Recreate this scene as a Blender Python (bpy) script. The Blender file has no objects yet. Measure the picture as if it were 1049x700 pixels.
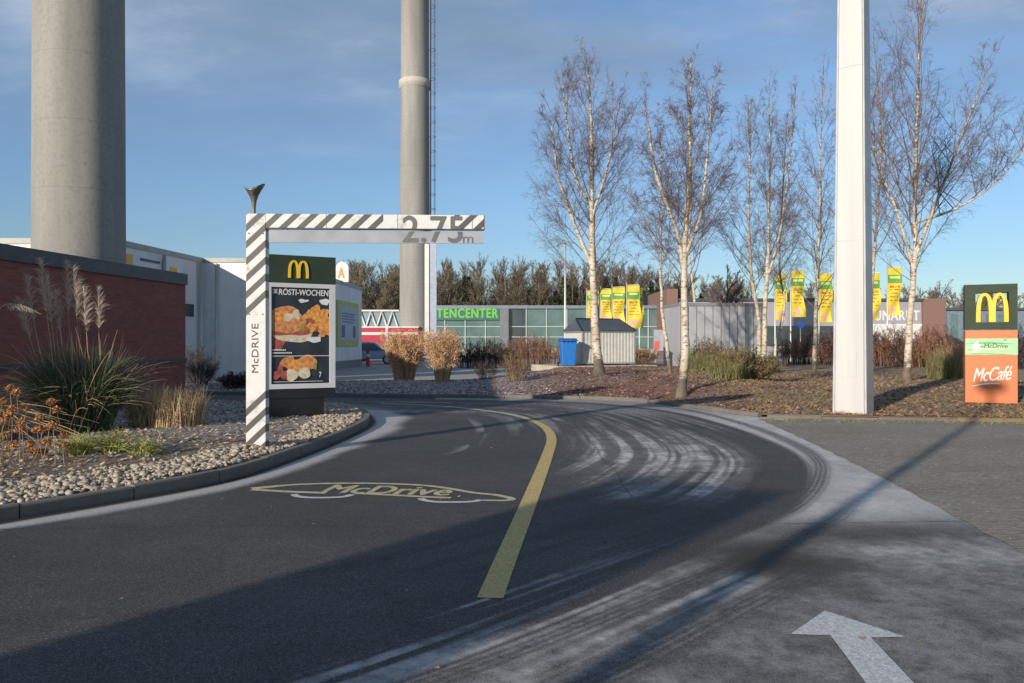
import bpy, bmesh, math, random
import numpy as np
from mathutils import Vector, Matrix
random.seed(7)
R = np.random.default_rng(7)
C = bpy.context.scene.collection
sin, cos, pi, rad = math.sin, math.cos, math.pi, math.radians

# ------------------------------------------------------------------ camera numbers
F, CX, HY, H = 816.0, 524.5, 352.0, 1.45          # focal (px of a 1049 wide frame), centre, horizon, eye height
def G(px, py, z=0.0):                              # a point of the ground
    d = F*(H-z)/(py-HY)
    return ((px-CX)/F*d, d)
def X(px, d): return (px-CX)/F*d
def Z(py, d): return H+(HY-py)/F*d

# ------------------------------------------------------------------ materials
MATS = {}
def nodes_of(name):
    m = bpy.data.materials.new(name); m.use_nodes = True
    nt = m.node_tree; b = nt.nodes['Principled BSDF']
    return m, nt, b
def N(nt, t, **k):
    n = nt.nodes.new(t)
    for a, v in k.items():
        if a.startswith('i_'):
            key = a[2:]
            n.inputs[int(key) if key.isdigit() else key].default_value = v
        else: setattr(n, a, v)
    return n
def L(nt, a, b): nt.links.new(a, b)
def pos(nt, scale=(1,1,1)):
    g = N(nt, 'ShaderNodeNewGeometry'); mp = N(nt, 'ShaderNodeMapping'); mp.inputs['Scale'].default_value = scale
    L(nt, g.outputs['Position'], mp.inputs['Vector']); return mp.outputs['Vector']
def noise(nt, vec, scale, detail=4, rough=.6):
    n = N(nt, 'ShaderNodeTexNoise'); n.inputs['Scale'].default_value = scale
    n.inputs['Detail'].default_value = detail; n.inputs['Roughness'].default_value = rough
    L(nt, vec, n.inputs['Vector']); return n.outputs['Fac']
def ramp(nt, fac, stops):
    r = N(nt, 'ShaderNodeValToRGB'); e = r.color_ramp.elements
    while len(e) < len(stops): e.new(.5)
    for q, (p, c) in zip(e, stops):
        q.position = p; q.color = (c[0], c[1], c[2], 1) if not isinstance(c, (int, float)) else (c, c, c, 1)
    L(nt, fac, r.inputs['Fac']); return r.outputs['Color']
def mixc(nt, fac, a, b, mode='MIX'):
    m = N(nt, 'ShaderNodeMix', data_type='RGBA', blend_type=mode)
    if isinstance(fac, (int, float)): m.inputs[0].default_value = fac
    else: L(nt, fac, m.inputs[0])
    for s, v in ((6, a), (7, b)):
        if isinstance(v, tuple): m.inputs[s].default_value = (v[0], v[1], v[2], 1)
        else: L(nt, v, m.inputs[s])
    return m.outputs[2]
def mth(nt, op, a, b=0.0, c=None):
    m = N(nt, 'ShaderNodeMath', operation=op)
    for s, v in enumerate((a, b) if c is None else (a, b, c)):
        if isinstance(v, (int, float)): m.inputs[s].default_value = v
        else: L(nt, v, m.inputs[s])
    return m.outputs[0]
def bump(nt, b, h, strength=.3, dist=.02):
    n = N(nt, 'ShaderNodeBump'); n.inputs['Strength'].default_value = strength; n.inputs['Distance'].default_value = dist
    L(nt, h, n.inputs['Height']); L(nt, n.outputs['Normal'], b.inputs['Normal'])
def M(name, col, rough=.6, var=.15, scale=3., bmp=0, bscale=40., metal=0., isl=0., vscale=(1,1,1), spec=None, trans=0.):
    if name in MATS: return MATS[name]
    m, nt, b = nodes_of(name)
    v = pos(nt, vscale)
    f = noise(nt, v, scale, 6)
    lo = tuple(c*(1-var) for c in col); hi = tuple(min(1, c*(1+var)) for c in col)
    c = ramp(nt, f, [(.3, lo), (.7, hi)])
    if isl:
        g = N(nt, 'ShaderNodeNewGeometry')
        k = mth(nt, 'MULTIPLY_ADD', g.outputs['Random Per Island'], 2*isl, 1-isl)
        cc = N(nt, 'ShaderNodeCombineColor'); [L(nt, k, cc.inputs[i]) for i in range(3)]
        c = mixc(nt, 1.0, c, cc.outputs[0], 'MULTIPLY')
    L(nt, c, b.inputs['Base Color'])
    b.inputs['Roughness'].default_value = rough; b.inputs['Metallic'].default_value = metal
    if spec is not None: b.inputs['Specular IOR Level'].default_value = spec
    if bmp: bump(nt, b, noise(nt, pos(nt), bscale, 5), bmp)
    MATS[name] = m; return m

# ------------------------------------------------------------------ mesh building
ORG = {}
class NB:
    def __init__(s): s.V = []; s.F = []; s.n = 0
    def add(s, V, Fc, mi=0, sm=False):
        V = np.asarray(V, float).reshape(-1, 3); Fc = np.asarray(Fc, int)
        s.V.append(V); s.F.append((Fc+s.n, mi, sm)); s.n += len(V); return s
    def hexa(s, P, mi=0):          # 8 points: bottom ring 0-3 ccw, top ring 4-7
        return s.add(P, [[3,2,1,0],[4,5,6,7],[0,1,5,4],[1,2,6,5],[2,3,7,6],[3,0,4,7]], mi)
    def box(s, x0, x1, y0, y1, z0, z1, mi=0):
        return s.hexa([(x0,y0,z0),(x1,y0,z0),(x1,y1,z0),(x0,y1,z0),(x0,y0,z1),(x1,y0,z1),(x1,y1,z1),(x0,y1,z1)], mi)
    def prism(s, pts, z0, z1, mi=0):   # ccw polygon
        n = len(pts)
        V = [(p[0],p[1],z0) for p in pts]+[(p[0],p[1],z1) for p in pts]
        s.add(V, [[i,(i+1)%n,n+(i+1)%n,n+i] for i in range(n)], mi)
        k = s.n-2*n
        s.F.append((np.array([list(range(k+n, k+2*n))]), mi, False)); s.F.append((np.array([list(range(k+n-1, k-1, -1))]), mi, False)); return s
    def tubes(s, P, r, m=3, mi=0, sm=True):
        P = np.asarray(P, float); r = np.asarray(r, float)
        n, K, _ = P.shape
        t = np.gradient(P, axis=1); t /= np.linalg.norm(t, axis=2, keepdims=True)+1e-9
        ref = np.zeros((n,1,3)); ref[:,0,:] = [.577,.211,.1]
        big = np.abs(t[:, :1, 2]) < .8
        ref[:,0,2] = np.where(big[:,0], 1.5, .1)
        a = np.cross(t, np.broadcast_to(ref, t.shape)); a /= np.linalg.norm(a, axis=2, keepdims=True)+1e-9
        b = np.cross(t, a)
        th = np.arange(m)*2*pi/m
        V = P[:,:,None,:]+r[:,:,None,None]*(a[:,:,None,:]*np.cos(th)[None,None,:,None]+b[:,:,None,:]*np.sin(th)[None,None,:,None])
        base = (np.arange(n)*K*m)[:,None,None]+(np.arange(K-1)*m)[None,:,None]
        j = np.arange(m)[None,None,:]; j2 = (j+1) % m
        q = np.stack([base+j, base+j2, base+m+j2, base+m+j], -1).reshape(-1,4)
        s.add(V.reshape(-1,3), q, mi, sm)
        return s
    def tube(s, pts, r, m=8, mi=0, caps=True):
        pts = np.asarray(pts, float); r = np.broadcast_to(np.asarray(r, float), (len(pts),))
        k = s.n; s.tubes(pts[None], r[None], m, mi)
        if caps:
            e = k+(len(pts)-1)*m
            s.F.append((np.array([[k+i for i in range(m)]]), mi, False)); s.F.append((np.array([[e+i for i in range(m-1,-1,-1)]]), mi, False))
        return s
    def lathe(s, cx, cy, prof, m=32, mi=0, sm=True):
        return s.tube([(cx,cy,z) for r,z in prof], [r for r,z in prof], m, mi) if sm else s
    def ribbons(s, P, w, mi=0, face=None):     # P (n,K,3), w (n,K): flat blades
        n, K, _ = P.shape
        t = np.gradient(P, axis=1)
        if face is None:
            a = R.uniform(0, 2*pi, n); f = np.stack([np.cos(a), np.sin(a), np.zeros(n)], 1)[:,None,:]
        else: f = np.asarray(face)[None,None,:]
        sd = np.cross(t, np.broadcast_to(f, t.shape)); sd /= np.linalg.norm(sd, axis=2, keepdims=True)+1e-9
        V = np.stack([P-sd*w[:,:,None]/2, P+sd*w[:,:,None]/2], 2).reshape(-1,3)
        b = (np.arange(n)*K*2)[:,None]+(np.arange(K-1)*2)[None,:]
        return s.add(V, np.stack([b, b+1, b+3, b+2], -1).reshape(-1,4), mi)
    def build(s, name, mats, parent=None, org=None, bev=0, attrs=None):
        V = np.concatenate(s.V)
        po = ORG.get(parent.name, np.zeros(3)) if parent else np.zeros(3)
        if org is None: org = po if parent else np.array([V[:,0].mean(), V[:,1].mean(), V[:,2].min()])
        org = np.asarray(org, float)
        me = bpy.data.meshes.new(name)
        if not isinstance(mats, (list, tuple)): mats = [mats]
        for m in mats: me.materials.append(m)
        me.vertices.add(len(V)); me.vertices.foreach_set('co', (V-org).ravel().astype(np.float32))
        nl = sum(f.size for f,_,_ in s.F); npol = sum(len(f) for f,_,_ in s.F)
        me.loops.add(nl); me.polygons.add(npol)
        me.loops.foreach_set('vertex_index', np.concatenate([f.ravel() for f,_,_ in s.F]).astype(np.int32))
        tot = np.concatenate([np.full(len(f), f.shape[1]) for f,_,_ in s.F]).astype(np.int32)
        me.polygons.foreach_set('loop_start', np.concatenate([[0], np.cumsum(tot)[:-1]]).astype(np.int32))
        me.polygons.foreach_set('material_index', np.concatenate([np.full(len(f), mi) for f,mi,_ in s.F]).astype(np.int32))
        me.polygons.foreach_set('use_smooth', np.concatenate([np.full(len(f), sm) for f,_,sm in s.F]))
        me.update(calc_edges=True)
        if attrs:
            for an, av in attrs.items():
                at = me.attributes.new(an, 'FLOAT', 'POINT'); at.data.foreach_set('value', np.asarray(av, np.float32))
        me.validate()
        o = bpy.data.objects.new(name, me); C.objects.link(o)
        ORG[o.name] = org; o.location = org-po
        if parent: o.parent = parent
        if bev:
            bm = o.modifiers.new('Bevel', 'BEVEL'); bm.width = bev; bm.segments = 2; bm.limit_method = 'ANGLE'
        return o
def tag(o, label=None, cat=None, group=None, kind=None):
    for k, v in (('label', label), ('category', cat), ('group', group), ('kind', kind)):
        if v: o[k] = v
    return o
def empty(name, loc, label, cat, group=None):
    o = bpy.data.objects.new(name, None); C.objects.link(o); o.location = loc; o.empty_display_size = .2
    ORG[o.name] = np.array(loc, float); return tag(o, label, cat, group)

class Fr:                       # a vertical face: u along it, v up, w out of it
    def __init__(s, ox, oy, oz, th):
        s.O = np.array([ox, oy, oz], float); s.e = np.array([cos(th), sin(th), 0]); s.n = np.array([sin(th), -cos(th), 0]); s.z = np.array([0,0,1.])
    def p(s, u, v, w=0): return s.O+s.e*u+s.z*v+s.n*w
    def box(s, nb, u0, u1, v0, v1, w0, w1, mi=0):
        P = [s.p(u0,v0,w1), s.p(u1,v0,w1), s.p(u1,v0,w0), s.p(u0,v0,w0), s.p(u0,v1,w1), s.p(u1,v1,w1), s.p(u1,v1,w0), s.p(u0,v1,w0)]
        return nb.hexa(P, mi)
    def quad(s, nb, u0, u1, v0, v1, w, mi=0):
        return nb.add([s.p(u0,v0,w), s.p(u1,v0,w), s.p(u1,v1,w), s.p(u0,v1,w)], [[0,1,2,3]], mi)
    def poly(s, nb, uv, w, mi=0):
        return nb.add([s.p(u,v,w) for u,v in uv], [list(range(len(uv)))], mi)

def text_arr(body, bold=0., shear=0., space=1.):
    cu = bpy.data.curves.new('lettering_curve', 'FONT'); cu.body = body; cu.size = 1; cu.offset = bold; cu.shear = shear
    cu.space_character = space; cu.resolution_u = 4
    ob = bpy.data.objects.new('lettering_curve', cu); C.objects.link(ob)
    dg = bpy.context.evaluated_depsgraph_get(); dg.update()
    me = bpy.data.meshes.new_from_object(ob.evaluated_get(dg))
    V = np.array([v.co[:2] for v in me.vertices]); Fc = [list(p.vertices) for p in me.polygons]
    bpy.data.objects.remove(ob); bpy.data.curves.remove(cu); bpy.data.meshes.remove(me)
    V -= V.min(0); V /= V.max(0)
    return V, Fc
def text_on(nb, body, O, ex, ey, w, h, bold=0., shear=0., space=1., mi=0, clip=None):
    O, ex, ey = map(lambda a: np.array(a, float), (O, ex, ey))
    if bold > 0:                # heavier strokes: the same flat letters laid a hair above themselves, shifted
        k = bold*h*1.3; up = np.cross(ex, ey); up /= np.linalg.norm(up)
        for i, (a, b) in enumerate(((-1,0),(1,0),(0,-1),(0,1),(0,0))):
            text_on(nb, body, O+ex*(k+a*k)+ey*(k+b*k)*.7+up*.0002*i, ex, ey, w-2*k, h-1.4*k, 0, shear, space, mi, clip)
        return nb
    V, Fc = text_arr(body, 0, shear, space)
    W = O+V[:, :1]*w*ex+V[:, 1:]*h*ey
    if clip is not None:
        co, no = clip
        bm = bmesh.new(); vs = [bm.verts.new(p) for p in W]
        for f in Fc:
            try: bm.faces.new([vs[i] for i in f])
            except ValueError: pass
        bmesh.ops.bisect_plane(bm, geom=bm.verts[:]+bm.edges[:]+bm.faces[:], plane_co=co, plane_no=no, clear_outer=True)
        bm.verts.index_update()
        W = np.array([v.co[:] for v in bm.verts]); Fc = [[v.index for v in f.verts] for f in bm.faces]; bm.free()
    k = nb.n; nb.add(W, np.zeros((0,3), int), mi)
    for n in sorted(set(map(len, Fc))):
        nb.F.append((np.array([f for f in Fc if len(f) == n])+k, mi, False))
    return nb

# smooth value noise in numpy
_T = R.random((256, 256))
def vn(x, y):
    x = np.asarray(x, float); y = np.asarray(y, float)
    xi = np.floor(x).astype(int); yi = np.floor(y).astype(int); fx = x-xi; fy = y-yi
    fx = fx*fx*(3-2*fx); fy = fy*fy*(3-2*fy); a = xi & 255; b = yi & 255; a1 = (xi+1) & 255; b1 = (yi+1) & 255
    return (_T[a,b]*(1-fx)+_T[a1,b]*fx)*(1-fy)+(_T[a,b1]*(1-fx)+_T[a1,b1]*fx)*fy
def fbm(x, y, o=4): return sum(vn(x*2**i+17*i, y*2**i+5*i)*.5**i for i in range(o))/sum(.5**i for i in range(o))
def ss(a, b, x): t = np.clip((np.asarray(x, float)-a)/(b-a), 0, 1); return t*t*(3-2*t)
def spline(pts, n):
    p = np.array(pts, float); q = np.vstack([2*p[0]-p[1], p, 2*p[-1]-p[-2]])
    out = []
    for t in np.linspace(0, len(p)-1-1e-6, n):
        i = int(t); f = t-i; a, b, c, d = q[i:i+4]
        out.append(.5*((2*b)+(-a+c)*f+(2*a-5*b+4*c-d)*f*f+(-a+3*b-3*c+d)*f**3))
    return np.array(out)

# ------------------------------------------------------------------ the kinds of material
white = M('white_paint', (.60,.59,.57), .45, .05, 2)
pylonw = M('white_pylon_metal', (.45,.445,.435), .42, .09, 2.6, vscale=(1,1,.06))
dgrey = M('dark_grey_paint', (.11,.11,.11), .5, .12)
black = M('black_metal', (.012,.013,.015), .45, .2)
steel = M('galvanised_steel', (.42,.43,.44), .42, .12, 6, metal=.5)
lampm = M('dark_bronze', (.17,.15,.13), .4, .3, 20, metal=.3)
signgreen = M('sign_green', (.028,.044,.028), .6, .15, spec=.25)
yellow = M('arch_yellow', (.72,.46,.025), .35, .04)
orange = M('sign_orange', (.52,.145,.045), .45, .06)
blue = M('bin_blue', (.02,.16,.50), .4, .08)
roofdark = M('roof_sheet', (.07,.075,.085), .35, .2)
lilac = M('grey_cladding', (.30,.29,.32), .5, .06)
brownbrick = M('brown_brick', (.20,.115,.095), .8, .2, 8)
redpaint = M('red_panel', (.40,.018,.045), .45, .08)
teal = M('tinted_glazing', (.10,.165,.16), .12, .25, .5, spec=.8)
tealdark = M('dark_glazing', (.045,.06,.07), .1, .3, .6, spec=.8)
framem = M('glazing_frame', (.45,.48,.48), .45, .08)
limegreen = M('lime_letters', (.14,.45,.05), .4, .05)
yellowflag = M('flag_yellow', (.60,.50,.04), .7, .10, 4)
greenflag = M('flag_green', (.12,.28,.05), .7, .1, 4)
inkred = M('flag_print', (.45,.15,.03), .7, .2)
pink = M('flag_blob', (.75,.35,.30), .7, .3, 8)
linem = M('lane_yellow', (.50,.375,.14), .75, .38, 60, .4, 150)
markcream = M('marking_cream', (.46,.40,.24), .75, .3, 16, .3, 150)
markwhite = M('marking_white', (.50,.50,.50), .75, .4, 70, .4, 150)
twig = M('birch_twig', (.125,.08,.08), .7, .2, 2)
darktwig = M('dark_twig', (.075,.055,.045), .8, .25, 2, isl=.5)
redtwig = M('reddish_twig', (.30,.16,.10), .8, .25, 2, isl=.5)
browntwig = M('brown_twig', (.27,.18,.10), .8, .25, 2, isl=.5)
straw = M('straw', (.48,.34,.19), .75, .2, 3, isl=.5)
orangestraw = M('orange_straw', (.50,.295,.155), .75, .2, 3, isl=.45)
plumem = M('pampas_plume', (.50,.40,.31), .8, .15, 5, isl=.3)
greenblade = M('pampas_blade', (.055,.085,.040), .55, .3, 3, isl=.5)
tuftm = M('sedge_blade', (.33,.33,.085), .6, .25, 3, isl=.5)
olive = M('olive_blade', (.17,.16,.06), .7, .25, 3, isl=.5)
petal = M('dried_petal', (.42,.20,.08), .8, .25, 10, isl=.4)

def conc(name, col):
    m, nt, b = nodes_of(name)
    big = noise(nt, pos(nt, (1,1,.12)), 1.1, 6); fine = noise(nt, pos(nt), 9, 6)
    c = mixc(nt, ramp(nt, big, [(.3, 0), (.72, 1)]), tuple(x*.74 for x in col), tuple(min(1,x*1.12) for x in col))
    c = mixc(nt, ramp(nt, fine, [(.35, .45), (.5, 0)]), c, tuple(x*.62 for x in col))
    g = N(nt, 'ShaderNodeNewGeometry'); sp = N(nt, 'ShaderNodeSeparateXYZ'); L(nt, g.outputs['Position'], sp.inputs[0])
    fr = mth(nt, 'FRACT', mth(nt, 'MULTIPLY', sp.outputs['Z'], .5))
    seam = mth(nt, 'LESS_THAN', fr, .014)
    c = mixc(nt, mth(nt, 'MULTIPLY', seam, .35), c, tuple(x*.5 for x in col))
    L(nt, c, b.inputs['Base Color']); b.inputs['Roughness'].default_value = .85
    bump(nt, b, fine, .25); MATS[name] = m; return m
concrete = conc('weathered_concrete', (.285,.274,.252))
kerbm = conc('kerb_concrete', (.16,.145,.125))

def brickmat(name, c1, c2, mortar, axis='Y', scale=4.2):
    m, nt, b = nodes_of(name)
    g = N(nt, 'ShaderNodeNewGeometry'); sp = N(nt, 'ShaderNodeSeparateXYZ'); L(nt, g.outputs['Position'], sp.inputs[0])
    cb = N(nt, 'ShaderNodeCombineXYZ'); L(nt, mth(nt, 'ADD', sp.outputs['Y'], sp.outputs['X']), cb.inputs[0]); L(nt, sp.outputs['Z'], cb.inputs[1])
    t = N(nt, 'ShaderNodeTexBrick'); L(nt, cb.outputs[0], t.inputs['Vector'])
    t.inputs['Scale'].default_value = scale; t.inputs['Color1'].default_value = (*c1,1); t.inputs['Color2'].default_value = (*c2,1)
    t.inputs['Mortar'].default_value = (*mortar,1); t.inputs['Mortar Size'].default_value = .018; t.inputs['Brick Width'].default_value = 1.05; t.inputs['Row Height'].default_value = .32
    c = mixc(nt, mth(nt, 'MULTIPLY', noise(nt, pos(nt), 1.3, 5), .5), t.outputs['Color'], tuple(x*.6 for x in c1))
    L(nt, c, b.inputs['Base Color']); b.inputs['Roughness'].default_value = .8
    bump(nt, b, t.outputs['Fac'], -.4, .01); MATS[name] = m; return m
redbrick = brickmat('red_brick', (.33,.095,.068), (.24,.064,.05), (.20,.13,.11))

def cladding():
    m, nt, b = nodes_of('white_cladding')
    st = noise(nt, pos(nt, (1,1,.06)), 1.6, 6)
    c = mixc(nt, ramp(nt, st, [(.35, 0), (.7, 1)]), (.68,.68,.67), (.82,.82,.80))
    c = mixc(nt, ramp(nt, noise(nt, pos(nt), 2.2, 6), [(.5, 0), (.8, .3)]), c, (.42,.41,.38))
    L(nt, c, b.inputs['Base Color']); b.inputs['Roughness'].default_value = .6; return m
clad = cladding()

def stripes():                   # painted hazard stripes, local coordinates of the gate
    m, nt, b = nodes_of('striped_paint')
    tc = N(nt, 'ShaderNodeTexCoord'); sp = N(nt, 'ShaderNodeSeparateXYZ'); L(nt, tc.outputs['Object'], sp.inputs[0])
    u = mth(nt, 'SUBTRACT', sp.outputs['Z'], mth(nt, 'MULTIPLY', sp.outputs['X'], .95))
    fr = mth(nt, 'FRACT', mth(nt, 'MULTIPLY', u, 1/.212))
    s = mth(nt, 'LESS_THAN', fr, .46)
    x = sp.outputs['X']; z = sp.outputs['Z']
    postz = mth(nt, 'MULTIPLY', mth(nt, 'GREATER_THAN', u, .60), mth(nt, 'LESS_THAN', u, 1.62))
    beamx = mth(nt, 'MULTIPLY', mth(nt, 'GREATER_THAN', x, 1.72), mth(nt, 'LESS_THAN', x, 2.62))
    onbeam = mth(nt, 'GREATER_THAN', z, 2.6)
    plain = mth(nt, 'ADD', mth(nt, 'MULTIPLY', postz, mth(nt, 'SUBTRACT', 1.0, onbeam)), mth(nt, 'MULTIPLY', beamx, onbeam))
    s = mth(nt, 'MULTIPLY', s, mth(nt, 'SUBTRACT', 1.0, mth(nt, 'MINIMUM', plain, 1.0)))
    dirt = ramp(nt, noise(nt, pos(nt), 6, 6), [(.30, (.36,.35,.32)), (.42, (.57,.565,.55)), (.7, (.62,.61,.60))])
    c = mixc(nt, s, dirt, (.075,.072,.068))
    L(nt, c, b.inputs['Base Color']); b.inputs['Roughness'].default_value = .45; return m
stripem = stripes()

def bark():
    m, nt, b = nodes_of('birch_bark')
    tc = N(nt, 'ShaderNodeTexCoord'); mp = N(nt, 'ShaderNodeMapping'); mp.inputs['Scale'].default_value = (3.2,3.2,8)
    L(nt, tc.outputs['Object'], mp.inputs['Vector'])
    n1 = noise(nt, mp.outputs[0], 1.7, 5, .72)
    sp = N(nt, 'ShaderNodeSeparateXYZ'); L(nt, tc.outputs['Object'], sp.inputs[0])
    low = mth(nt, 'MULTIPLY', mth(nt, 'MAXIMUM', mth(nt, 'SUBTRACT', .85, sp.outputs['Z']), 0.0), .36)
    hi = mth(nt, 'MULTIPLY', mth(nt, 'MAXIMUM', mth(nt, 'SUBTRACT', sp.outputs['Z'], 4.5), 0.0), .018)
    f = mth(nt, 'ADD', n1, mth(nt, 'ADD', low, hi))
    c = ramp(nt, f, [(.515, (.56,.50,.41)), (.615, (.09,.07,.058))])
    c = mixc(nt, ramp(nt, noise(nt, pos(nt), 2.5, 4), [(.35, 0), (.7, .6)]), c, (.30,.22,.12))
    L(nt, c, b.inputs['Base Color']); b.inputs['Roughness'].default_value = .75
    bump(nt, b, n1, .4); return m
barkm = bark()
limbm = M('birch_limb', (.20,.135,.10), .75, .35, 5)

def groundmat(name, cols, frostcol=(.5,.52,.55), s1=14., s2=90., attr=True, bmp=.8, bd=.03):
    m, nt, b = nodes_of(name)
    v = pos(nt)
    n1 = noise(nt, v, s1, 8, .7); n2 = noise(nt, v, s2, 4, .7)
    c = ramp(nt, mth(nt, 'MULTIPLY_ADD', n2, .6, mth(nt, 'MULTIPLY', n1, .4)), cols)
    if attr:
        a = N(nt, 'ShaderNodeAttribute', attribute_name='grass'); 
        gn = ramp(nt, noise(nt, v, 3.5, 8, .7), [(.32, (.17,.11,.06)), (.48, (.27,.19,.105)), (.62, (.22,.18,.08)), (.75, (.36,.26,.16))])
        c = mixc(nt, a.outputs['Fac'], c, gn)
        f = N(nt, 'ShaderNodeAttribute', attribute_name='frost')
        k = mth(nt, 'MULTIPLY', f.outputs['Fac'], ramp(nt, mth(nt, 'MULTIPLY_ADD', n2, .5, mth(nt, 'MULTIPLY', n1, .5)), [(.42, 0), (.60, 1)]))
        c = mixc(nt, k, c, frostcol)
    L(nt, c, b.inputs['Base Color']); b.inputs['Roughness'].default_value = .9
    bump(nt, b, mth(nt, 'ADD', n1, n2), bmp, bd); MATS[name] = m; return m
mulchm = groundmat('bark_mulch', [(.30, (.05,.028,.02)), (.48, (.19,.10,.068)), (.62, (.28,.15,.105)), (.78, (.40,.29,.22))])
bedm = groundmat('bed_soil', [(.3, (.06,.046,.035)), (.48, (.19,.145,.10)), (.62, (.31,.24,.17)), (.8, (.45,.38,.29))])
landm = groundmat('open_ground', [(.3, (.24,.22,.20)), (.6, (.34,.32,.295)), (.8, (.42,.39,.36))], s1=.6, s2=12, attr=False, bmp=.2)

def asphalt():
    m, nt, b = nodes_of('asphalt')
    v = pos(nt)
    fine = noise(nt, v, 130, 3, .75); mid = noise(nt, v, 28, 5, .65); big = noise(nt, v, .55, 5, .6)
    base = ramp(nt, fine, [(.33, (.016,.016,.017)), (.52, (.045,.0435,.0445)), (.70, (.165,.158,.152))])
    base = mixc(nt, ramp(nt, big, [(.35, 0), (.68, .9)]), base, mixc(nt, 1.0, base, (1.4,1.35,1.3), 'MULTIPLY'))
    base = mixc(nt, ramp(nt, noise(nt, pos(nt, (1,1.7,1)), 2.3, 7, .65), [(.42, .55), (.6, 0)]), base, mixc(nt, 1.0, base, (.72,.72,.74), 'MULTIPLY'))
    at = N(nt, 'ShaderNodeAttribute', attribute_name='frost'); fr = at.outputs['Fac']
    gr = mth(nt, 'ADD', mth(nt, 'MULTIPLY_ADD', fine, 1.9, -.95), mth(nt, 'MULTIPLY_ADD', mid, 1.3, -.65))
    k = mth(nt, 'ADD', fr, mth(nt, 'MULTIPLY', gr, mth(nt, 'MULTIPLY_ADD', fr, .55, .12)))
    kk = N(nt, 'ShaderNodeClamp'); L(nt, k, kk.inputs[0])
    c = mixc(nt, kk.outputs[0], base, (.58,.56,.54))
    wet = N(nt, 'ShaderNodeAttribute', attribute_name='wet')
    c = mixc(nt, mth(nt, 'MULTIPLY', wet.outputs['Fac'], .78), c, (.028,.020,.014))
    sp = ramp(nt, noise(nt, v, 46, 2, .5), [(.745, 0), (.77, 1)])
    c = mixc(nt, mth(nt, 'MULTIPLY', sp, .5), c, (.30,.28,.25))
    L(nt, c, b.inputs['Base Color'])
    b.inputs['Roughness'].default_value = .78; b.inputs['Specular IOR Level'].default_value = .35
    bump(nt, b, mth(nt, 'ADD', fine, mth(nt, 'MULTIPLY', mid, .6)), .55, .008); return m
asph = asphalt()

def pavers():
    m, nt, b = nodes_of('grass_pavers')
    v = pos(nt); mp = N(nt, 'ShaderNodeMapping'); mp.inputs['Rotation'].default_value = (0,0,rad(-5)); L(nt, v, mp.inputs['Vector'])
    t = N(nt, 'ShaderNodeTexBrick'); L(nt, mp.outputs[0], t.inputs['Vector']); t.inputs['Scale'].default_value = 4.5
    t.inputs['Mortar Size'].default_value = .045; t.inputs['Mortar Smooth'].default_value = 1.0
    t.inputs['Color1'].default_value = (.33,.305,.27,1); t.inputs['Color2'].default_value = (.26,.24,.21,1); t.inputs['Mortar'].default_value = (.14,.125,.095,1)
    n1 = noise(nt, pos(nt, (.7,1.5,1)), 8, 9, .78); n2 = noise(nt, pos(nt, (.5,1,1)), 42, 6, .75); nb = noise(nt, pos(nt, (.4,1,1)), 1.1, 6, .65)
    c = mixc(nt, ramp(nt, n1, [(.36, 0), (.62, .92)]), t.outputs['Color'], (.13,.115,.09))
    c = mixc(nt, .3, c, (.25,.23,.20))
    c = mixc(nt, ramp(nt, n2, [(.53, 0), (.66, .85)]), c, (.50,.47,.42))
    c = mixc(nt, ramp(nt, nb, [(.45, 0), (.7, .4)]), c, (.12,.10,.055))
    L(nt, c, b.inputs['Base Color']); b.inputs['Roughness'].default_value = .9
    bump(nt, b, mth(nt, 'ADD', mth(nt, 'MULTIPLY', t.outputs['Fac'], -.5), mth(nt, 'ADD', n1, n2)), .9, .02); return m
paverm = pavers()

def pebblemat():
    m, nt, b = nodes_of('pebble_stone')
    g = N(nt, 'ShaderNodeNewGeometry')
    c = ramp(nt, g.outputs['Random Per Island'], [(0, (.22,.17,.12)), (.25, (.37,.29,.20)), (.5, (.46,.38,.27)), (.7, (.27,.24,.20)), (.85, (.52,.46,.37)), (1, (.32,.20,.12))])
    c = mixc(nt, ramp(nt, noise(nt, pos(nt), 40, 5), [(.4, 0), (.75, .5)]), c, (.2,.16,.12))
    L(nt, c, b.inputs['Base Color']); b.inputs['Roughness'].default_value = .75; return m
pebm = pebblemat()

# ------------------------------------------------------------------ the ground
KX = np.array([-60,-30,-14,-8.8,-3.28,.9,2.3,3.0,3.6,4.1,4.5,4.9,6,9.1,14,40,70]); KY = np.array([24,23.6,23.1,22.75,21.5,20.9,20.35,19.8,18.8,17.4,16.2,15.55,15.2,14.6,14.2,13.5,13])
def ykerb(x): return np.interp(x, KX, KY)
def yback(x): return np.interp(x, [-60,-2,1.5,5,70], [29.5,30,37,58,60])
def zmound(x, y):
    x = np.asarray(x, float); y = np.asarray(y, float)
    v = y-ykerb(x); h = np.interp(x, [-20,-1,1.5,6,9,40], [.20,.22,.34,.36,.17,.17])
    b = yback(x)
    z = .075+h*ss(.1, 6, v)*(1-ss(b-6, b-.2, y))+.10*ss(0,1.5,v)*(fbm(x*.8, y*.8, 3)-.5)
    return np.where((v > 0) & (y < b), z, 0.)
def on_mound(px, d): x = X(px, d); return x, d, float(zmound(x, d))

nb = NB(); nb.add([(-900,-300,0),(900,-300,0),(900,1500,0),(-900,1500,0)], [[0,1,2,3]])
tag(nb.build('ground', landm, org=(0,0,0)), kind='structure')

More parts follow.
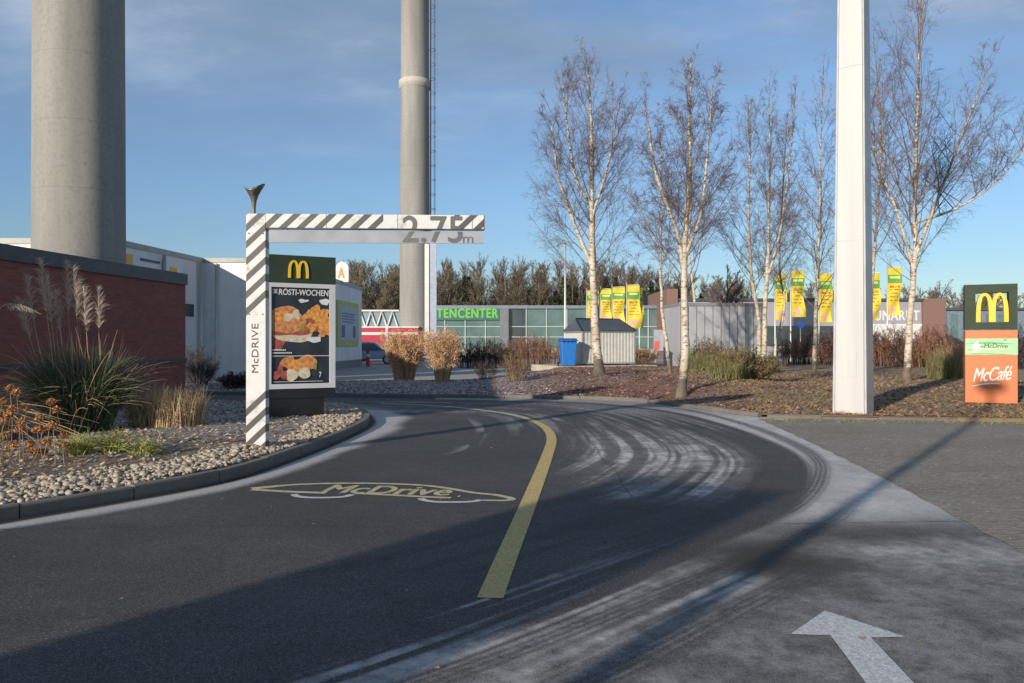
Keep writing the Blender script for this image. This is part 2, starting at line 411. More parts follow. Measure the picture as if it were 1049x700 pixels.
# kerb round the near planting bed
kp = [(-15,1.2),(-9,2.0),(-6.2,3.6),(-4.9,5.4),(-4.15,6.46),(-3.66,7.2),(-3.18,7.99),(-2.93,8.7),(-2.74,10.0),(-2.6,11.5),(-2.52,13.5),(-2.68,15),(-3.2,16.7),(-4.1,18.0),(-6,18.9),(-9,19.4),(-14,19.9)]
KC = spline(kp, 260)
def bed_inside(x, y, off=0.0):
    i = 150 + 0
    yy = KC[:,1]; xx = KC[:,0]
    # winding test on a closed polygon
    P = np.vstack([KC, [(-30,19.9),(-30,1.2)]])
    x = np.asarray(x); y = np.asarray(y); ins = np.zeros(x.shape, bool)
    for a, b in zip(P, np.roll(P, -1, 0)):
        c = (a[1] > y) != (b[1] > y)
        with np.errstate(divide='ignore', invalid='ignore'):
            xi = (b[0]-a[0])*(y-a[1])/(b[1]-a[1]+1e-12)+a[0]
        ins ^= c & (x < xi)
    return ins
def dist_poly(x, y, P):
    best = np.full(x.shape, 1e9)
    for a, b in zip(P[:-1], P[1:]):
        ab = b-a; t = np.clip(((x-a[0])*ab[0]+(y-a[1])*ab[1])/(ab@ab), 0, 1)
        best = np.minimum(best, np.hypot(x-a[0]-t*ab[0], y-a[1]-t*ab[1]))
    return best
def sdist_poly(x, y, P):       # signed: positive on the left of the walking direction; also length along
    best = np.full(x.shape, 1e9); sg = np.zeros(x.shape); al = np.zeros(x.shape); acc = 0.
    for a, b in zip(P[:-1], P[1:]):
        ab = b-a; l2 = ab@ab; t = np.clip(((x-a[0])*ab[0]+(y-a[1])*ab[1])/l2, 0, 1)
        dx = x-a[0]-t*ab[0]; dy = y-a[1]-t*ab[1]; d = np.hypot(dx, dy); m = d < best
        best = np.where(m, d, best); sg = np.where(m, np.sign(ab[0]*(y-a[1])-ab[1]*(x-a[0])), sg); al = np.where(m, acc+t*math.sqrt(l2), al); acc += math.sqrt(l2)
    return best*sg, al

def grid_faces(ny, nx):
    i = (np.arange(ny-1)[:,None]*nx+np.arange(nx-1)[None,:]).ravel()
    return np.stack([i, i+1, i+nx+1, i+nx], 1)

# road sheet, with the frost and the wet left on it
xs = np.concatenate([np.linspace(-40,-9,30)[:-1], np.linspace(-9,-4.2,90)[:-1], np.arange(-4.2,5.2,.021), np.linspace(5.2,9,40)[1:]])
ys = [ -22., -10., -2., 1., 2.2]
while ys[-1] < 24: ys.append(ys[-1]+max(.012, ys[-1]*.0044))
ys = np.array(ys); gx, gy = np.meshgrid(xs, ys)
path = spline([(-14,21.6),(-8,21.2),(-3,20.6),(.2,20.0),(1.9,19.2),(3.2,17.2),(3.72,14.2),(3.76,11.6),(3.58,10.0),(3.2,8.75),(2.68,7.55),(2.1,6.62),(.7,5.05),(-.5,3.75),(-2.2,2.2),(-5,0)], 110)
s, al = sdist_poly(gx, gy, path); s = -s                              # s>0: inside of the bend
kd = dist_poly(gx, gy, KC[::3]); inbed = bed_inside(gx, gy)
kd = np.where(inbed, 0, kd)
n_big = fbm(gx*.9, gy*.9, 4); n_mid = fbm(gx*3.1, gy*3.1, 4)
st1 = vn(s*3.3+1.1*vn(al*.35, al*0+3)+50, al*.22); st2 = vn(s*11+90, al*.5); st3 = vn(s*30+9, al*.8)
streak = .42*st1+.34*st2+.24*st3
gran = np.clip(.30+1.4*fbm(gx*15+3, gy*15, 3)*fbm(gx*5, gy*5+8, 3)*2, .3, 1.5)
swirl = s+.09*np.sin(al*.45+1.0)
st4 = vn(swirl*5.2+31, al*.16); st5 = vn(swirl*17+7, al*.35)
frost = np.zeros(gx.shape)
# band by the near kerb
wk = np.interp(gy, [4,6.5,8.5,11,14,16,20], [.30,.36,.42,.55,.62,.75,1.1])*(.72+.6*n_big)
frost = np.maximum(frost, .66*ss(.06,.16,kd)*(1-ss(wk*.62, wk*1.1, kd))*ss(-.2,.5,n_mid+.2)*(gy < 17.3))
frost = np.maximum(frost, .38*ss(.06,.2,kd)*(1-ss(.5,1.6,kd+.8*n_mid))*(gy >= 16.5))
# pale wedge outside the bend, next to the pavers
wedge = ss(-.02,.14,-s+.10*(st2-.5))*ss(5.7,6.9,gy+.9*(n_big-.5)-.2*(gx-3))*(1-ss(15,20,gy))*.78
frost = np.maximum(frost, wedge*(.72+.45*n_mid)*(.78+.22*gran))
frost = np.maximum(frost, .42*ss(.02,.3,-s)*ss(14,17,gy)*(gx > -2)*(gy < 22))
# swept stripes inside the bend
reg = ss(.25,.7,s)*(1-ss(2.4,3.2,s))*ss(6.7,7.9,gy+.35*gx-.6)*(1-ss(11.5,14.5,gy))*ss(.3,1.2,gx)
frost = np.maximum(frost, reg*(.12+.50*ss(.44,.66,.5*st4+.3*st5+.2*st3+.10*(n_mid-.5)))*gran)
reg2 = ss(-.2,.3,s)*(1-ss(3.4,4.2,s))*ss(12,14,gy)*(1-ss(19,21,gy))
frost = np.maximum(frost, reg2*.26*ss(.45,.66,streak)*gran)
frost = np.maximum(frost, .30*ss(.40,.6,st2)*np.exp(-((s-4.3-.25*(vn(al*.4,al*0)-.5))/.10)**2)*ss(9.5,11,gy)*(1-ss(14,16,gy)))
# foreground: stripes left by wheels and a thin veil of frost
fore = 1-ss(4.6,6.0,gy-.30*(gx-.4))
stripe_f = ss(.44,.58,.6*st1+.4*st2)
near = ss(-1.7,-.5,gx)*fore
frost = np.maximum(frost, near*.46*ss(.40,.60,.35*st1+.35*st2+.3*st3)*(1-ss(.35,.75,s))*ss(-1.3,-.7,s)*gran)
veil = ss(.15,.8,-s)*(1-ss(5.2,6.8,gy+.6*(n_big-.5)-.1*gx))
frost = np.maximum(frost, veil*(.20+.36*ss(.35,.7,n_big+.25*(n_mid-.5)))*gran)
# general thin bloom
frost += .035*ss(.4,.8,n_big)
# tyre treads: bare lines through it
for c0, wd, a0, a1, dr in ((-.28,.11,17,33,.05),(.02,.12,17,34,.0),(.42,.10,19,33,-.02),(-.62,.10,28,42,.03),(.72,.09,19,27,.0),(-1.02,.11,30,42,.02)):
    q = s-c0-dr*(al-25)
    m = np.exp(-(q/wd)**4)*ss(a0,a0+2,al)*(1-ss(a1-2,a1,al))
    tread = .62+.38*(np.abs(((q/.05) % 1)-.5) > .2)*(.5+n_mid)
    frost *= 1-.82*m*tread
wet = 1.0*np.exp(-(((gx-1.75)/.55)**2+((gy-5.3)/.62)**2))*ss(.3,.6,n_big+.3*n_mid)
wet = np.maximum(wet, .5*np.exp(-(((gx-2.6)/1.0)**2+((gy-6.1)/.42)**2)))
wet = np.maximum(wet, .45*ss(.15,.5,s)*(1-ss(1.2,2.2,s))*ss(.45,.62,st2)*(gy > 5)*(gy < 9))
wet = np.maximum(wet, .8*(1-ss(.05,.13,kd)))
seam = np.exp(-((gy-6.35-.03*gx-.03*np.sin(gx*2.1))/.013)**2)+.7*np.exp(-((gx-1.15-.02*np.sin(gy*3))/.012)**2)*(gy > 7)
wet = np.maximum(wet, .75*np.clip(seam,0,1))
frost *= 1-.8*wet
nb = NB(); nb.add(np.stack([gx, gy, gx*0+.004], -1).reshape(-1,3), grid_faces(*gx.shape), 0, True)
tag(nb.build('road', asph, org=(0,0,0), attrs={'frost': np.clip(frost,0,1).ravel(), 'wet': np.clip(wet,0,1).ravel()}), kind='structure')

# grass pavers at the right
pe = spline([(2.6,1.0),(3.05,3.2),(3.5,5.4),(3.98,8.57),(4.35,11.6),(4.62,14.2),(4.72,15.2)], 60)
xr = np.linspace(0, 1, 40)
V = []
for a in pe:
    for t in xr: V.append((a[0]+.02*sin(a[1]*9)+(42-a[0])*t**1.6, a[1]+.15*t*0+(1.2 if a is pe[-1] else 0)*min(1, t*3), .009))
nb = NB(); nb.add(V, grid_faces(60, 40)); tag(nb.build('parking_pavement', paverm, org=(0,0,0)), kind='structure')

# mound beyond the drive
mx = np.concatenate([np.linspace(-60,-12,40)[:-1], np.arange(-12,16,.11), np.linspace(16,70,60)[1:]])
tv = np.linspace(0, 1, 190)**1.5
yk = ykerb(mx)+.02; yb = yback(mx)
gx2 = np.broadcast_to(mx[None,:], (190, len(mx))); gy2 = yk[None,:]+tv[:,None]*(yb-yk)[None,:]-.03
zz = zmound(gx2, np.minimum(gy2+.03, yb[None,:]-.01)); zz[0] = np.where(mx > 8, .0, .06); zz[-1] = .005
grass = ss(4.4,6.4,gx2+1.2*(fbm(gx2,gy2)-.5))*ss(.28,.5,fbm(gx2*.6,gy2*.6,3)+.12*ss(0,6,gx2-5))
fr2 = np.clip(.75*(1-ss(-.5,2.2,gx2+1.2*(fbm(gx2,gy2)-.5)))+.28*ss(.5,.7,fbm(gx2*.7+9,gy2*.7)), 0, 1)
nb = NB(); nb.add(np.stack([gx2, gy2, zz], -1).reshape(-1,3), grid_faces(*gx2.shape), 0, True)
tag(nb.build('planted_mound_ground', mulchm, org=(0,0,0), attrs={'frost': fr2.ravel(), 'grass': grass.ravel()}), kind='structure')

# near bed
bx = np.arange(-16,-2.3,.07); by = np.arange(1.2,20,.07)
g3x, g3y = np.meshgrid(bx, by)
def zbed(x, y): return .105+.05*ss(0,1.5,dist_poly(np.asarray(x,float), np.asarray(y,float), KC[::4]))+.06*(fbm(np.asarray(x)*1.2, np.asarray(y)*1.2, 3)-.5)
inb = bed_inside(g3x, g3y)
keep = inb
fc = grid_faces(*g3x.shape); kk = keep.ravel()[fc].all(1)
z3 = zbed(g3x, g3y)
fr3 = np.clip(.10+.9*ss(9,13,g3y)-.15+.3*(fbm(g3x,g3y)-.5), 0, 1)
nb = NB(); nb.add(np.stack([g3x, g3y, z3], -1).reshape(-1,3), fc[kk], 0, True)
tag(nb.build('planting_bed_ground', bedm, org=(0,0,0), attrs={'frost': fr3.ravel(), 'grass': (0*z3).ravel()}), kind='structure')

# kerbstones
def kerbs(name, P, w, z1, lab, seg=1.0, gap=.012):
    P = np.array(P); dl = np.hypot(*np.diff(P, axis=0).T); acc = np.concatenate([[0], np.cumsum(dl)])
    nb = NB(); t = 0
    at = lambda q: np.array([np.interp(q, acc, P[:,0]), np.interp(q, acc, P[:,1])])
    while t < acc[-1]-.2:
        a0, b0 = t, min(t+seg-gap, acc[-1]); k = 5; ring = []
        dz = R.uniform(-.008,.008)
        for q in np.linspace(a0, b0, k):
            p = at(q); d = at(min(q+.02, acc[-1]))-at(max(q-.02, 0)); d /= np.hypot(*d)+1e-9; nrm = np.array([d[1], -d[0]])
            for off, z in ((0,0),(0,z1-.015),(.012,z1),(w-.01,z1),(w,z1-.01),(w,0)):
                o = p+nrm*(-off); ring.append((o[0], o[1], z+(dz if z else 0)))
        f = [[i*6+j, i*6+(j+1) % 6, (i+1)*6+(j+1) % 6, (i+1)*6+j] for i in range(k-1) for j in range(6)]
        n0 = nb.n; nb.add(ring, f)
        nb.F.append((np.array([[n0+5,n0+4,n0+3,n0+2,n0+1,n0],[n0+(k-1)*6+j for j in range(6)]]), 0, False))
        t += seg
    return tag(nb.build(name, kerbm, org=(0,0,0)), kind='structure')
kerbs('kerb', KC, .11, .125, '')
kx = np.concatenate([np.linspace(-40,2,60), np.linspace(2.1,4.9,40)])
kerbs('kerb', np.stack([kx, ykerb(kx)-.12], 1), .13, .10, '')
kx = np.linspace(4.95, 8.2, 30); kerbs('kerb', np.stack([kx, ykerb(kx)-.08], 1), .10, .06, '')

# painted markings (flat sheets 4 mm above the road)
def strip(P, w, z=.008, nb=None):
    nb = nb or NB(); P = np.asarray(P, float); t = np.gradient(P, axis=0); t /= np.linalg.norm(t, axis=1, keepdims=True); n = np.stack([-t[:,1], t[:,0]], 1)
    w = np.broadcast_to(np.asarray(w, float), (len(P),))[:,None]
    A, B = P-n*w/2, P+n*w/2
    V = np.stack([np.c_[A, np.full(len(P), z)], np.c_[B, np.full(len(P), z)]], 1).reshape(-1,3); i = np.arange(len(P)-1)*2
    return nb.add(V, np.stack([i, i+2, i+3, i+1], 1))
lp = [G(*p) for p in ((502,614),(519.5,570),(536,530),(552,490),(561,466),(565,452),(562.5,443),(554,435.5),(536,428),(508,422.5),(470,418),(430,415.2),(390,413.6))]
lq = spline(lp, 120); tag(strip(lq[:80], .150).build('road_marking_line', linem, org=(0,0,0)), kind='structure')
tag(strip(lq[79:], np.linspace(.150,.105,41)).build('road_marking_line', M('worn_line_cream', (.42,.38,.27), .75, .4, 30), org=(0,0,0)), kind='structure')
ar = [G(*p) for p in ((845,627),(810,651),(851,652.5),(886,700),(905,726),(957,726),(935,700),(892,654.5),(928,654))]
nb = NB(); nb.add([(x,y,.008) for x,y in ar], np.zeros((0,3),int)); nb.F.append((np.array([[0,1,2,7],[2,3,6,7],[3,4,5,6]]),0,False)); nb.F.append((np.array([[0,7,8]]),0,False))
tag(nb.build('road_marking_arrow', markwhite, org=(0,0,0)), kind='structure')
nb = NB()
top = [G(*p) for p in ((258,501.5),(300,497.5),(345,496),(395,496.3),(435,498.2),(462,501.6),(485,505.6),(508,508),(524,511.6),(518,513.6),(494,513.4))]
strip(spline(top, 60), np.interp(np.linspace(0,1,60), [0,.1,.8,1], [.13,.075,.075,.06]), .008, nb)
strip([G(258,502.5), G(295,504.6), G(334,506)], .085, .0085, nb)
strip(spline([G(364,506.2), G(400,508), G(432,509.8), G(462,511)], 20), .075, .0085, nb)
a = G(327,505.6); b = G(462,509.0); ex = np.array([b[0]-a[0], b[1]-a[1], 0]); wd = np.linalg.norm(ex); ex /= wd
text_on(nb, 'McDrive', (a[0], a[1], .0085), ex, (.0,1,0), wd, .44, .022, .25)
tag(nb.build('road_marking_car', markcream, org=(0,0,0)), kind='structure')
nb = NB()
for pts in (((301,507.2),(304,509.2),(315,510.6),(335,510.8),(352,509.9),(361,507.6)), ((431,511.6),(436,513.8),(448,515.2),(470,515.4),(486,514.6),(492,513.0))):
    strip(spline([G(*p) for p in pts], 30), .07, .009, nb)
tag(nb.build('road_marking_wheels', markwhite, org=(0,0,0)), kind='structure')

# ------------------------------------------------------------------ pebbles, chips, litter
def ico():
    bm = bmesh.new(); bmesh.ops.create_icosphere(bm, subdivisions=2, radius=1)
    V = np.array([v.co[:] for v in bm.verts]); bm.verts.index_update(); Fc = np.array([[v.index for v in f.verts] for f in bm.faces]); bm.free(); return V, Fc
IV, IF = ico()
def stones(P, size):
    n = len(P); nb = NB()
    sc = size[:,None]*np.stack([R.uniform(.8,1.4,n), R.uniform(.7,1.1,n), R.uniform(.5,.85,n)], 1)
    a = R.uniform(0, 2*pi, n)
    lump = 1+.16*np.sin(IV[None,:,0]*3+R.uniform(0,6,n)[:,None])*np.cos(IV[None,:,1]*3+R.uniform(0,6,n)[:,None])
    V = IV[None]*lump[:,:,None]*sc[:,None,:]
    Vx = V[:,:,0]*np.cos(a)[:,None]-V[:,:,1]*np.sin(a)[:,None]; Vy = V[:,:,0]*np.sin(a)[:,None]+V[:,:,1]*np.cos(a)[:,None]
    V = np.stack([Vx, Vy, V[:,:,2]], -1)+P[:,None,:]
    nb.add(V.reshape(-1,3), (IF[None]+(np.arange(n)*len(IV))[:,None,None]).reshape(-1,3), 0, True); return nb
n = 44000
x = R.uniform(-7.5,-2.5,n); y = R.uniform(4.2,17.6,n)
dk = dist_poly(x, y, KC[::2]); inn = bed_inside(x, y)
band = np.interp(y, [4,6,8,9.5,11,13,15,17], [1.5,1.4,1.15,.8,.55,.7,1.1,1.0])
k = inn & (dk > .14) & (dk < band*(.75+.5*fbm(x*1.5,y*1.5,3)))
x, y = x[k][:10500], y[k][:10500]
tag(stones(np.stack([x, y, zbed(x,y)+R.uniform(.005,.03,len(x))], 1), np.clip(R.lognormal(-3.92,.40,len(x)),.009,.046)).build('pebbles', pebm), 'pale rounded pebbles strewn along the near kerb', 'pebbles', kind='stuff')
def chips(x, y, z, size, flat=.5):
    n = len(x); a = R.uniform(0, 2*pi, n); t = R.uniform(-flat, flat, n); l = size*R.uniform(.6,1.5,n); w = l*R.uniform(.25,.6,n)
    e = np.stack([np.cos(a)*np.cos(t), np.sin(a)*np.cos(t), np.sin(t)], 1); f = np.stack([-np.sin(a), np.cos(a), R.uniform(-flat,flat,n)], 1)
    P = np.stack([x,y,z],1); up = np.array([0,0,1.])
    V = np.stack([P-e*l[:,None], P+f*w[:,None]+up*(l*.15)[:,None], P+e*l[:,None], P-f*w[:,None]+up*(l*.1)[:,None]], 1)
    nb = NB(); nb.add(V.reshape(-1,3), np.arange(n*4).reshape(-1,4)); return nb
chipm = M('mulch_chip', (.23,.135,.095), .85, .3, 5, isl=.75)
leafm = M('fallen_leaf', (.36,.24,.13), .8, .3, 5, isl=.6)
frostchip = M('frosted_chip', (.34,.31,.30), .85, .3, 5, isl=.6)
n = 42000
x = R.uniform(-12,16,n); y = ykerb(x)+.15+R.random(n)**1.5*20
okm = y < yback(x)-1; x, y = x[okm], y[okm]; n = len(x)
lit = x > R.normal(.8,1.2,n)
tag(chips(x[lit], y[lit], zmound(x,y)[lit]+.012, .045).build('mulch_chips', chipm), 'reddish bark chips covering the mound under the birches', 'bark mulch', kind='stuff')
tag(chips(x[~lit], y[~lit], zmound(x,y)[~lit]+.012, .04).build('frosted_mulch', frostchip), 'frosty bark chips covering the left mound', 'bark mulch', kind='stuff')
n = 16000
x = R.uniform(-9,-2.5,n); y = R.uniform(5,18.8,n); k = bed_inside(x,y) & (dist_poly(x,y,KC[::3]) > .2)
x, y = x[k], y[k]; hf = R.random(len(x)) < .45
tag(chips(x[hf], y[hf], zbed(x,y)[hf]+.012, .035).build('leaf_litter', leafm), 'brown leaf litter lying on the near planting bed', 'fallen leaves', kind='stuff')
tag(chips(x[~hf], y[~hf], zbed(x,y)[~hf]+.012, .03).build('frosted_litter', frostchip), 'frosted crumbs of litter on the near planting bed', 'litter', kind='stuff')
n = 90; x = R.uniform(-3.5,4,n); y = R.uniform(3.2,18,n); k = ~bed_inside(x,y)
tag(chips(x[k], y[k], 0*x[k]+.010, .017, .3).build('road_litter', leafm), 'few small dead leaves lying on the asphalt', 'fallen leaves', kind='stuff')
n = 5200; x = R.uniform(3.6,14,n); y = R.uniform(5,15,n); k = x > np.interp(y, pe[:,1], pe[:,0])+.05
tag(chips(x[k], y[k], 0*x[k]+.014, .013, .25).build('leaf_flecks', frostchip), 'pale leaf flecks scattered over the grey pavers', 'fallen leaves', kind='stuff')

# ------------------------------------------------------------------ blades and twigs
def blades(nb, base, lean, length, width, bend, K=5, mi=0, az=None, face=None):
    n = len(base); az = R.uniform(0, 2*pi, n) if az is None else az
    d0 = np.stack([np.cos(az)*np.sin(lean), np.sin(az)*np.sin(lean), np.cos(lean)], 1)
    u = np.linspace(0, 1, K)[None,:,None]
    out = np.stack([np.cos(az), np.sin(az), -1.1*np.ones(n)], 1)
    P = base[:,None,:]+d0[:,None,:]*length[:,None,None]*u+out[:,None,:]*(bend*length)[:,None,None]*u**2.4
    w = width[:,None]*np.clip(1.15-np.linspace(0,1,K)[None,:], .06, 1)
    nb.ribbons(P, w, mi, face); return P
def disc(n, r, c): 
    a = R.uniform(0, 2*pi, n); q = r*np.sqrt(R.random(n)); return np.stack([c[0]+q*np.cos(a), c[1]+q*np.sin(a), np.full(n, c[2])], 1)
def grow(P, Ln, per, smin, a0, a1, lf, up, bend, K, smax=1.0, fall=.75):
    n = len(P)*per; idx = R.choice(len(P), n, p=Ln**.8/(Ln**.8).sum()); s = R.uniform(smin, smax, n)
    kk = P.shape[1]-1; f = s*kk; i = np.minimum(f.astype(int), kk-1); fr = (f-i)[:,None]
    p = P[idx,i]*(1-fr)+P[idx,i+1]*fr; t = P[idx,i+1]-P[idx,i]; t /= np.linalg.norm(t, axis=1, keepdims=True)+1e-9
    q = R.normal(size=(n,3)); q -= t*(q*t).sum(1, keepdims=True); q /= np.linalg.norm(q, axis=1, keepdims=True)+1e-9
    a = R.uniform(a0, a1, n)[:,None]; d = t*np.cos(a)+q*np.sin(a)+np.array([0,0,up]); d /= np.linalg.norm(d, axis=1, keepdims=True)
    Lc = lf*Ln[idx]*(1-fall*s)*R.uniform(.55,1.25,n)
    u = np.linspace(0,1,K)[None,:,None]; wob = R.normal(size=(n,1,3))*.10
    C_ = p[:,None,:]+d[:,None,:]*Lc[:,None,None]*u+(np.array([0,0,bend])+wob)*Lc[:,None,None]*u**2
    return C_, Lc, s, idx

def birch(label, d, px_pts, r0, spread, seed_n, forks=(), t0=.22, dens=1.0, z0=None, droop=-.12):
    bx0 = X(px_pts[0][0], d); zb = float(zmound(bx0, d)) if z0 is None else z0
    root = empty('birch_tree', (bx0, d, zb-.02), label, 'birch tree', 'bare white-barked birches')
    def curve(pts, dd, n=28, first=None):
        w = [(X(p[0], d), d+dd*i/len(pts), Z(p[1], d)) for i, p in enumerate(pts)]
        if first is not None: w[0] = first
        return spline(w, n)
    tr = curve(px_pts, R.uniform(-.5,.5), 30, (bx0, d, zb-.05))
    wob = np.cumsum(R.normal(0,.012,tr.shape), 0); wob[:,2] = 0; wob[0] = 0; tr = tr+wob
    Ht = tr[-1,2]-zb
    tn = NB(); u = np.linspace(0,1,30); rt = r0*.86*(1-u)**.9*.93+.011; rt[0] *= 1.45; rt[1] *= 1.12
    tn.tube(tr, rt, 12, 0)
    stems = [tr]; stemr = [rt]
    for fpts, fr in forks:
        w0 = tr[np.argmin(abs(tr[:,2]-Z(fpts[0][1], d)))]
        fc_ = curve(fpts, R.uniform(-1.2,1.2), 22, tuple(w0)); rr = fr*(1-np.linspace(0,1,22))**.8*.93+.010
        tn.tube(fc_, rr, 9, 0); stems.append(fc_); stemr.append(rr)
    cn = NB()
    for si, (S, sr) in enumerate(zip(stems, stemr)):
        n1 = int((50 if si == 0 else 22)*dens)
        tt = t0+(1-t0)*((np.arange(n1)+R.random(n1))/n1)**.85 if si == 0 else .2+.78*(np.arange(n1)+R.random(n1))/n1
        kk = len(S)-1; i = np.minimum((tt*kk).astype(int), kk-1); f = (tt*kk-i)[:,None]
        p = S[i]*(1-f)+S[i+1]*f; az = np.arange(n1)*2.4+R.uniform(0,1.2,n1)
        el = np.interp(tt, [0,.4,1], [rad(58),rad(44),rad(24)])+R.normal(0,.12,n1)
        Lh = (np.linalg.norm(S[-1]-S[0]))
        ll = 1.16*spread*(np.interp(tt, [0,.25,.45,.75,1], [.9,1,.95,.62,.18]) if si == 0 else np.interp(tt, [0,.5,1], [.7,.55,.25]))*R.uniform(.55,1.25,n1)
        dv = np.stack([np.cos(az)*np.sin(el), np.sin(az)*np.sin(el), np.cos(el)], 1); K = 7
        uu = np.linspace(0,1,K)[None,:,None]
        B1 = p[:,None,:]+dv[:,None,:]*ll[:,None,None]*uu+(np.array([0,0,.22])+R.normal(size=(n1,1,3))*.10)*ll[:,None,None]*uu**2
        B1 = B1+np.cumsum(R.normal(0,.012,B1.shape),1)*np.array([1,1,.6])
        rb = np.minimum(.0062*ll, sr[i]*.42)[:,None]*(1-.82*np.linspace(0,1,K)[None,:])+.002
        tn.tubes(B1, rb, 5, 1)
        B2, l2, s2, id2 = grow(B1, ll, 8, .22, .35, .9, .46, .15, .02, 5, fall=.6)
        cn.tubes(B2, (.0034+.003*l2[:,None])*(1-.7*np.linspace(0,1,5)[None,:]), 3)
        B3, l3, _, _ = grow(B2, l2+.12, 5, .12, .35, 1.0, .62, .05, droop, 4, fall=.5)
        cn.tubes(B3, np.full(l3.shape, .0031)[:,None]*(1-.55*np.linspace(0,1,4)[None,:]), 3)
        B4, l4, _, _ = grow(B3, l3+.1, 2, .2, .3, .9, .6, -.08, droop*1.6, 3, fall=.4)
        cn.tubes(B4, np.full(l4.shape, .0025)[:,None]*(1-.5*np.linspace(0,1,3)[None,:]), 3)
    tn.build('trunk', [barkm, limbm], root); cn.build('crown', twig, root)
    return root
birch('birch with dark shaggy foot right of the blue bin', 26, [(614,390),(611,345),(607,290),(605,230),(606,170),(605,110),(604,66)], .19, 2.5, 1,
      forks=[([(606,268),(590,232),(573,180),(565,122)], .075), ([(606,215),(590,180),(581,120),(577,75)], .055), ([(605,225),(622,170),(632,110)], .04)], t0=.27)
birch('tall white birch nearest the road in front of metal enclosure', 19.2, [(698,407),(703,345),(704,280),(706,210),(709,140),(711,58)], .125, 1.75, 2,
      forks=[([(704,272),(692,232),(672,175),(662,104)], .06), ([(704,262),(717,220),(724,150),(728,90)], .04)], t0=.30)
birch('thin crooked birch stem between the dumpster and the tall birch', 26.5, [(686,390),(684,355),(678,312),(676,255),(677,200),(676,135)], .075, 1.5, 3, t0=.42, dens=.75)
birch('slim birch rising behind the left end of metal enclosure', 44, [(712,372),(711,310),(705,250),(707,190),(703,100)], .09, 2.3, 4, t0=.4, dens=.6)
birch('left birch of the close pair beside the metal enclosure', 32, [(777,377),(776,330),(769,285),(765,225),(766,150),(764,112)], .10, 2.1, 5, t0=.32, dens=.85)
birch('right taller birch of the close pair beside the metal enclosure', 31.5, [(781,378),(782,330),(786,260),(788,180),(789,84)], .13, 2.2, 6, t0=.32,
      forks=[([(785,285),(797,240),(806,160),(809,95)], .05)])
birch('leaning green-stained birch just right of the close pair', 33, [(791,377),(796,345),(801,310),(796,270),(799,180),(802,118)], .08, 2.0, 7, t0=.4, dens=.7)
birch('slender birch standing left of the white pylon', 30, [(834,378),(835,330),(837,260),(839,180),(843,70)], .10, 2.3, 8, t0=.25, dens=.95)
birch('darker birch half hidden behind the white pylon', 36, [(890,372),(893,300),(899,220),(900,130),(894,36)], .11, 2.9, 9, t0=.3, dens=.85)
birch('large spreading birch between white pylon and orange sign', 25.6, [(929,393),(933,340),(940,280),(943,220),(945,140),(950,40),(952,-8)], .135, 3.1, 10,
      forks=[([(941,262),(962,200),(985,140),(1012,70)], .055), ([(940,270),(922,215),(905,160),(898,95)], .05), ([(943,232),(975,215),(1010,190),(1040,150)], .04)], t0=.27, dens=1.1)

# shrubs, hedges and grasses
def shrub(name, label, cat, c, rx, ry, h, n, mat, group=None, lean=.45, r=.004, sub=7, zf=None, leafs=None, base_r=.35):
    a = R.uniform(0, 2*pi, n); q = np.sqrt(R.random(n))
    B = np.stack([c[0]+rx*base_r*q*np.cos(a), c[1]+ry*base_r*q*np.sin(a), np.full(n, c[2]-.02)], 1)
    T = np.stack([c[0]+rx*q*np.cos(a)*1.0, c[1]+ry*q*np.sin(a), c[2]+h*(1-.45*q**2)*R.uniform(.6,1.08,n)], 1)
    u = np.linspace(0,1,5)[None,:,None]; S = B[:,None]*(1-u)+T[:,None]*u+np.cumsum(R.normal(0,.02*h,(n,5,3)),1)*u
    ln = np.linalg.norm(T-B, axis=1); nb = NB()
    nb.tubes(S, np.full(n, r*1.6)[:,None]*(1-.6*np.linspace(0,1,5)[None,:]), 3)
    S2, l2, _, _ = grow(S, ln, sub, .2, .3, .9, .4, .1, 0, 4)
    nb.tubes(S2, np.full(len(l2), r)[:,None]*(1-.5*np.linspace(0,1,4)[None,:]), 3)
    S3, l3, _, _ = grow(S2, l2+.15, 3, .2, .3, 1., .6, .05, 0, 3)
    nb.tubes(S3, np.full(len(l3), r*.75)[:,None]*(1-.5*np.linspace(0,1,3)[None,:]), 3)
    mats = [mat]
    if leafs is not None:
        P = S3[:,1:].reshape(-1,3); P = P[R.random(len(P)) < .6]; cb = chips(P[:,0], P[:,1], P[:,2], .030, 1.0)
        nb.add(cb.V[0], cb.F[0][0], 1); mats.append(leafs)
    return tag(nb.build(name, mats), label, cat, group)
def bed(px, d, z=None): return (X(px,d), d, float(zmound(X(px,d), d)) if z is None else z)
hl = M('hedge_leaf_rust', (.30,.15,.09), .8, .25, 3, isl=.6)
hd = M('hedge_leaf_dark', (.045,.03,.022), .8, .25, 3, isl=.5)
ho = M('hedge_leaf_olive', (.16,.14,.05), .8, .25, 3, isl=.5)
shrub('hedge', 'low dark leafless hedge in front of the glass garden hall', 'hedge', (X(500,47),47,0), 2.1, 1.0, 1.75, 260, darktwig, leafs=hd, r=.008, base_r=.9)
shrub('hedge', 'rusty red hedge behind the lamp post left of the blue bin', 'hedge', (X(548,52),52,0), 2.2, 1.2, 2.1, 240, redtwig, leafs=hl, r=.008, base_r=.9)
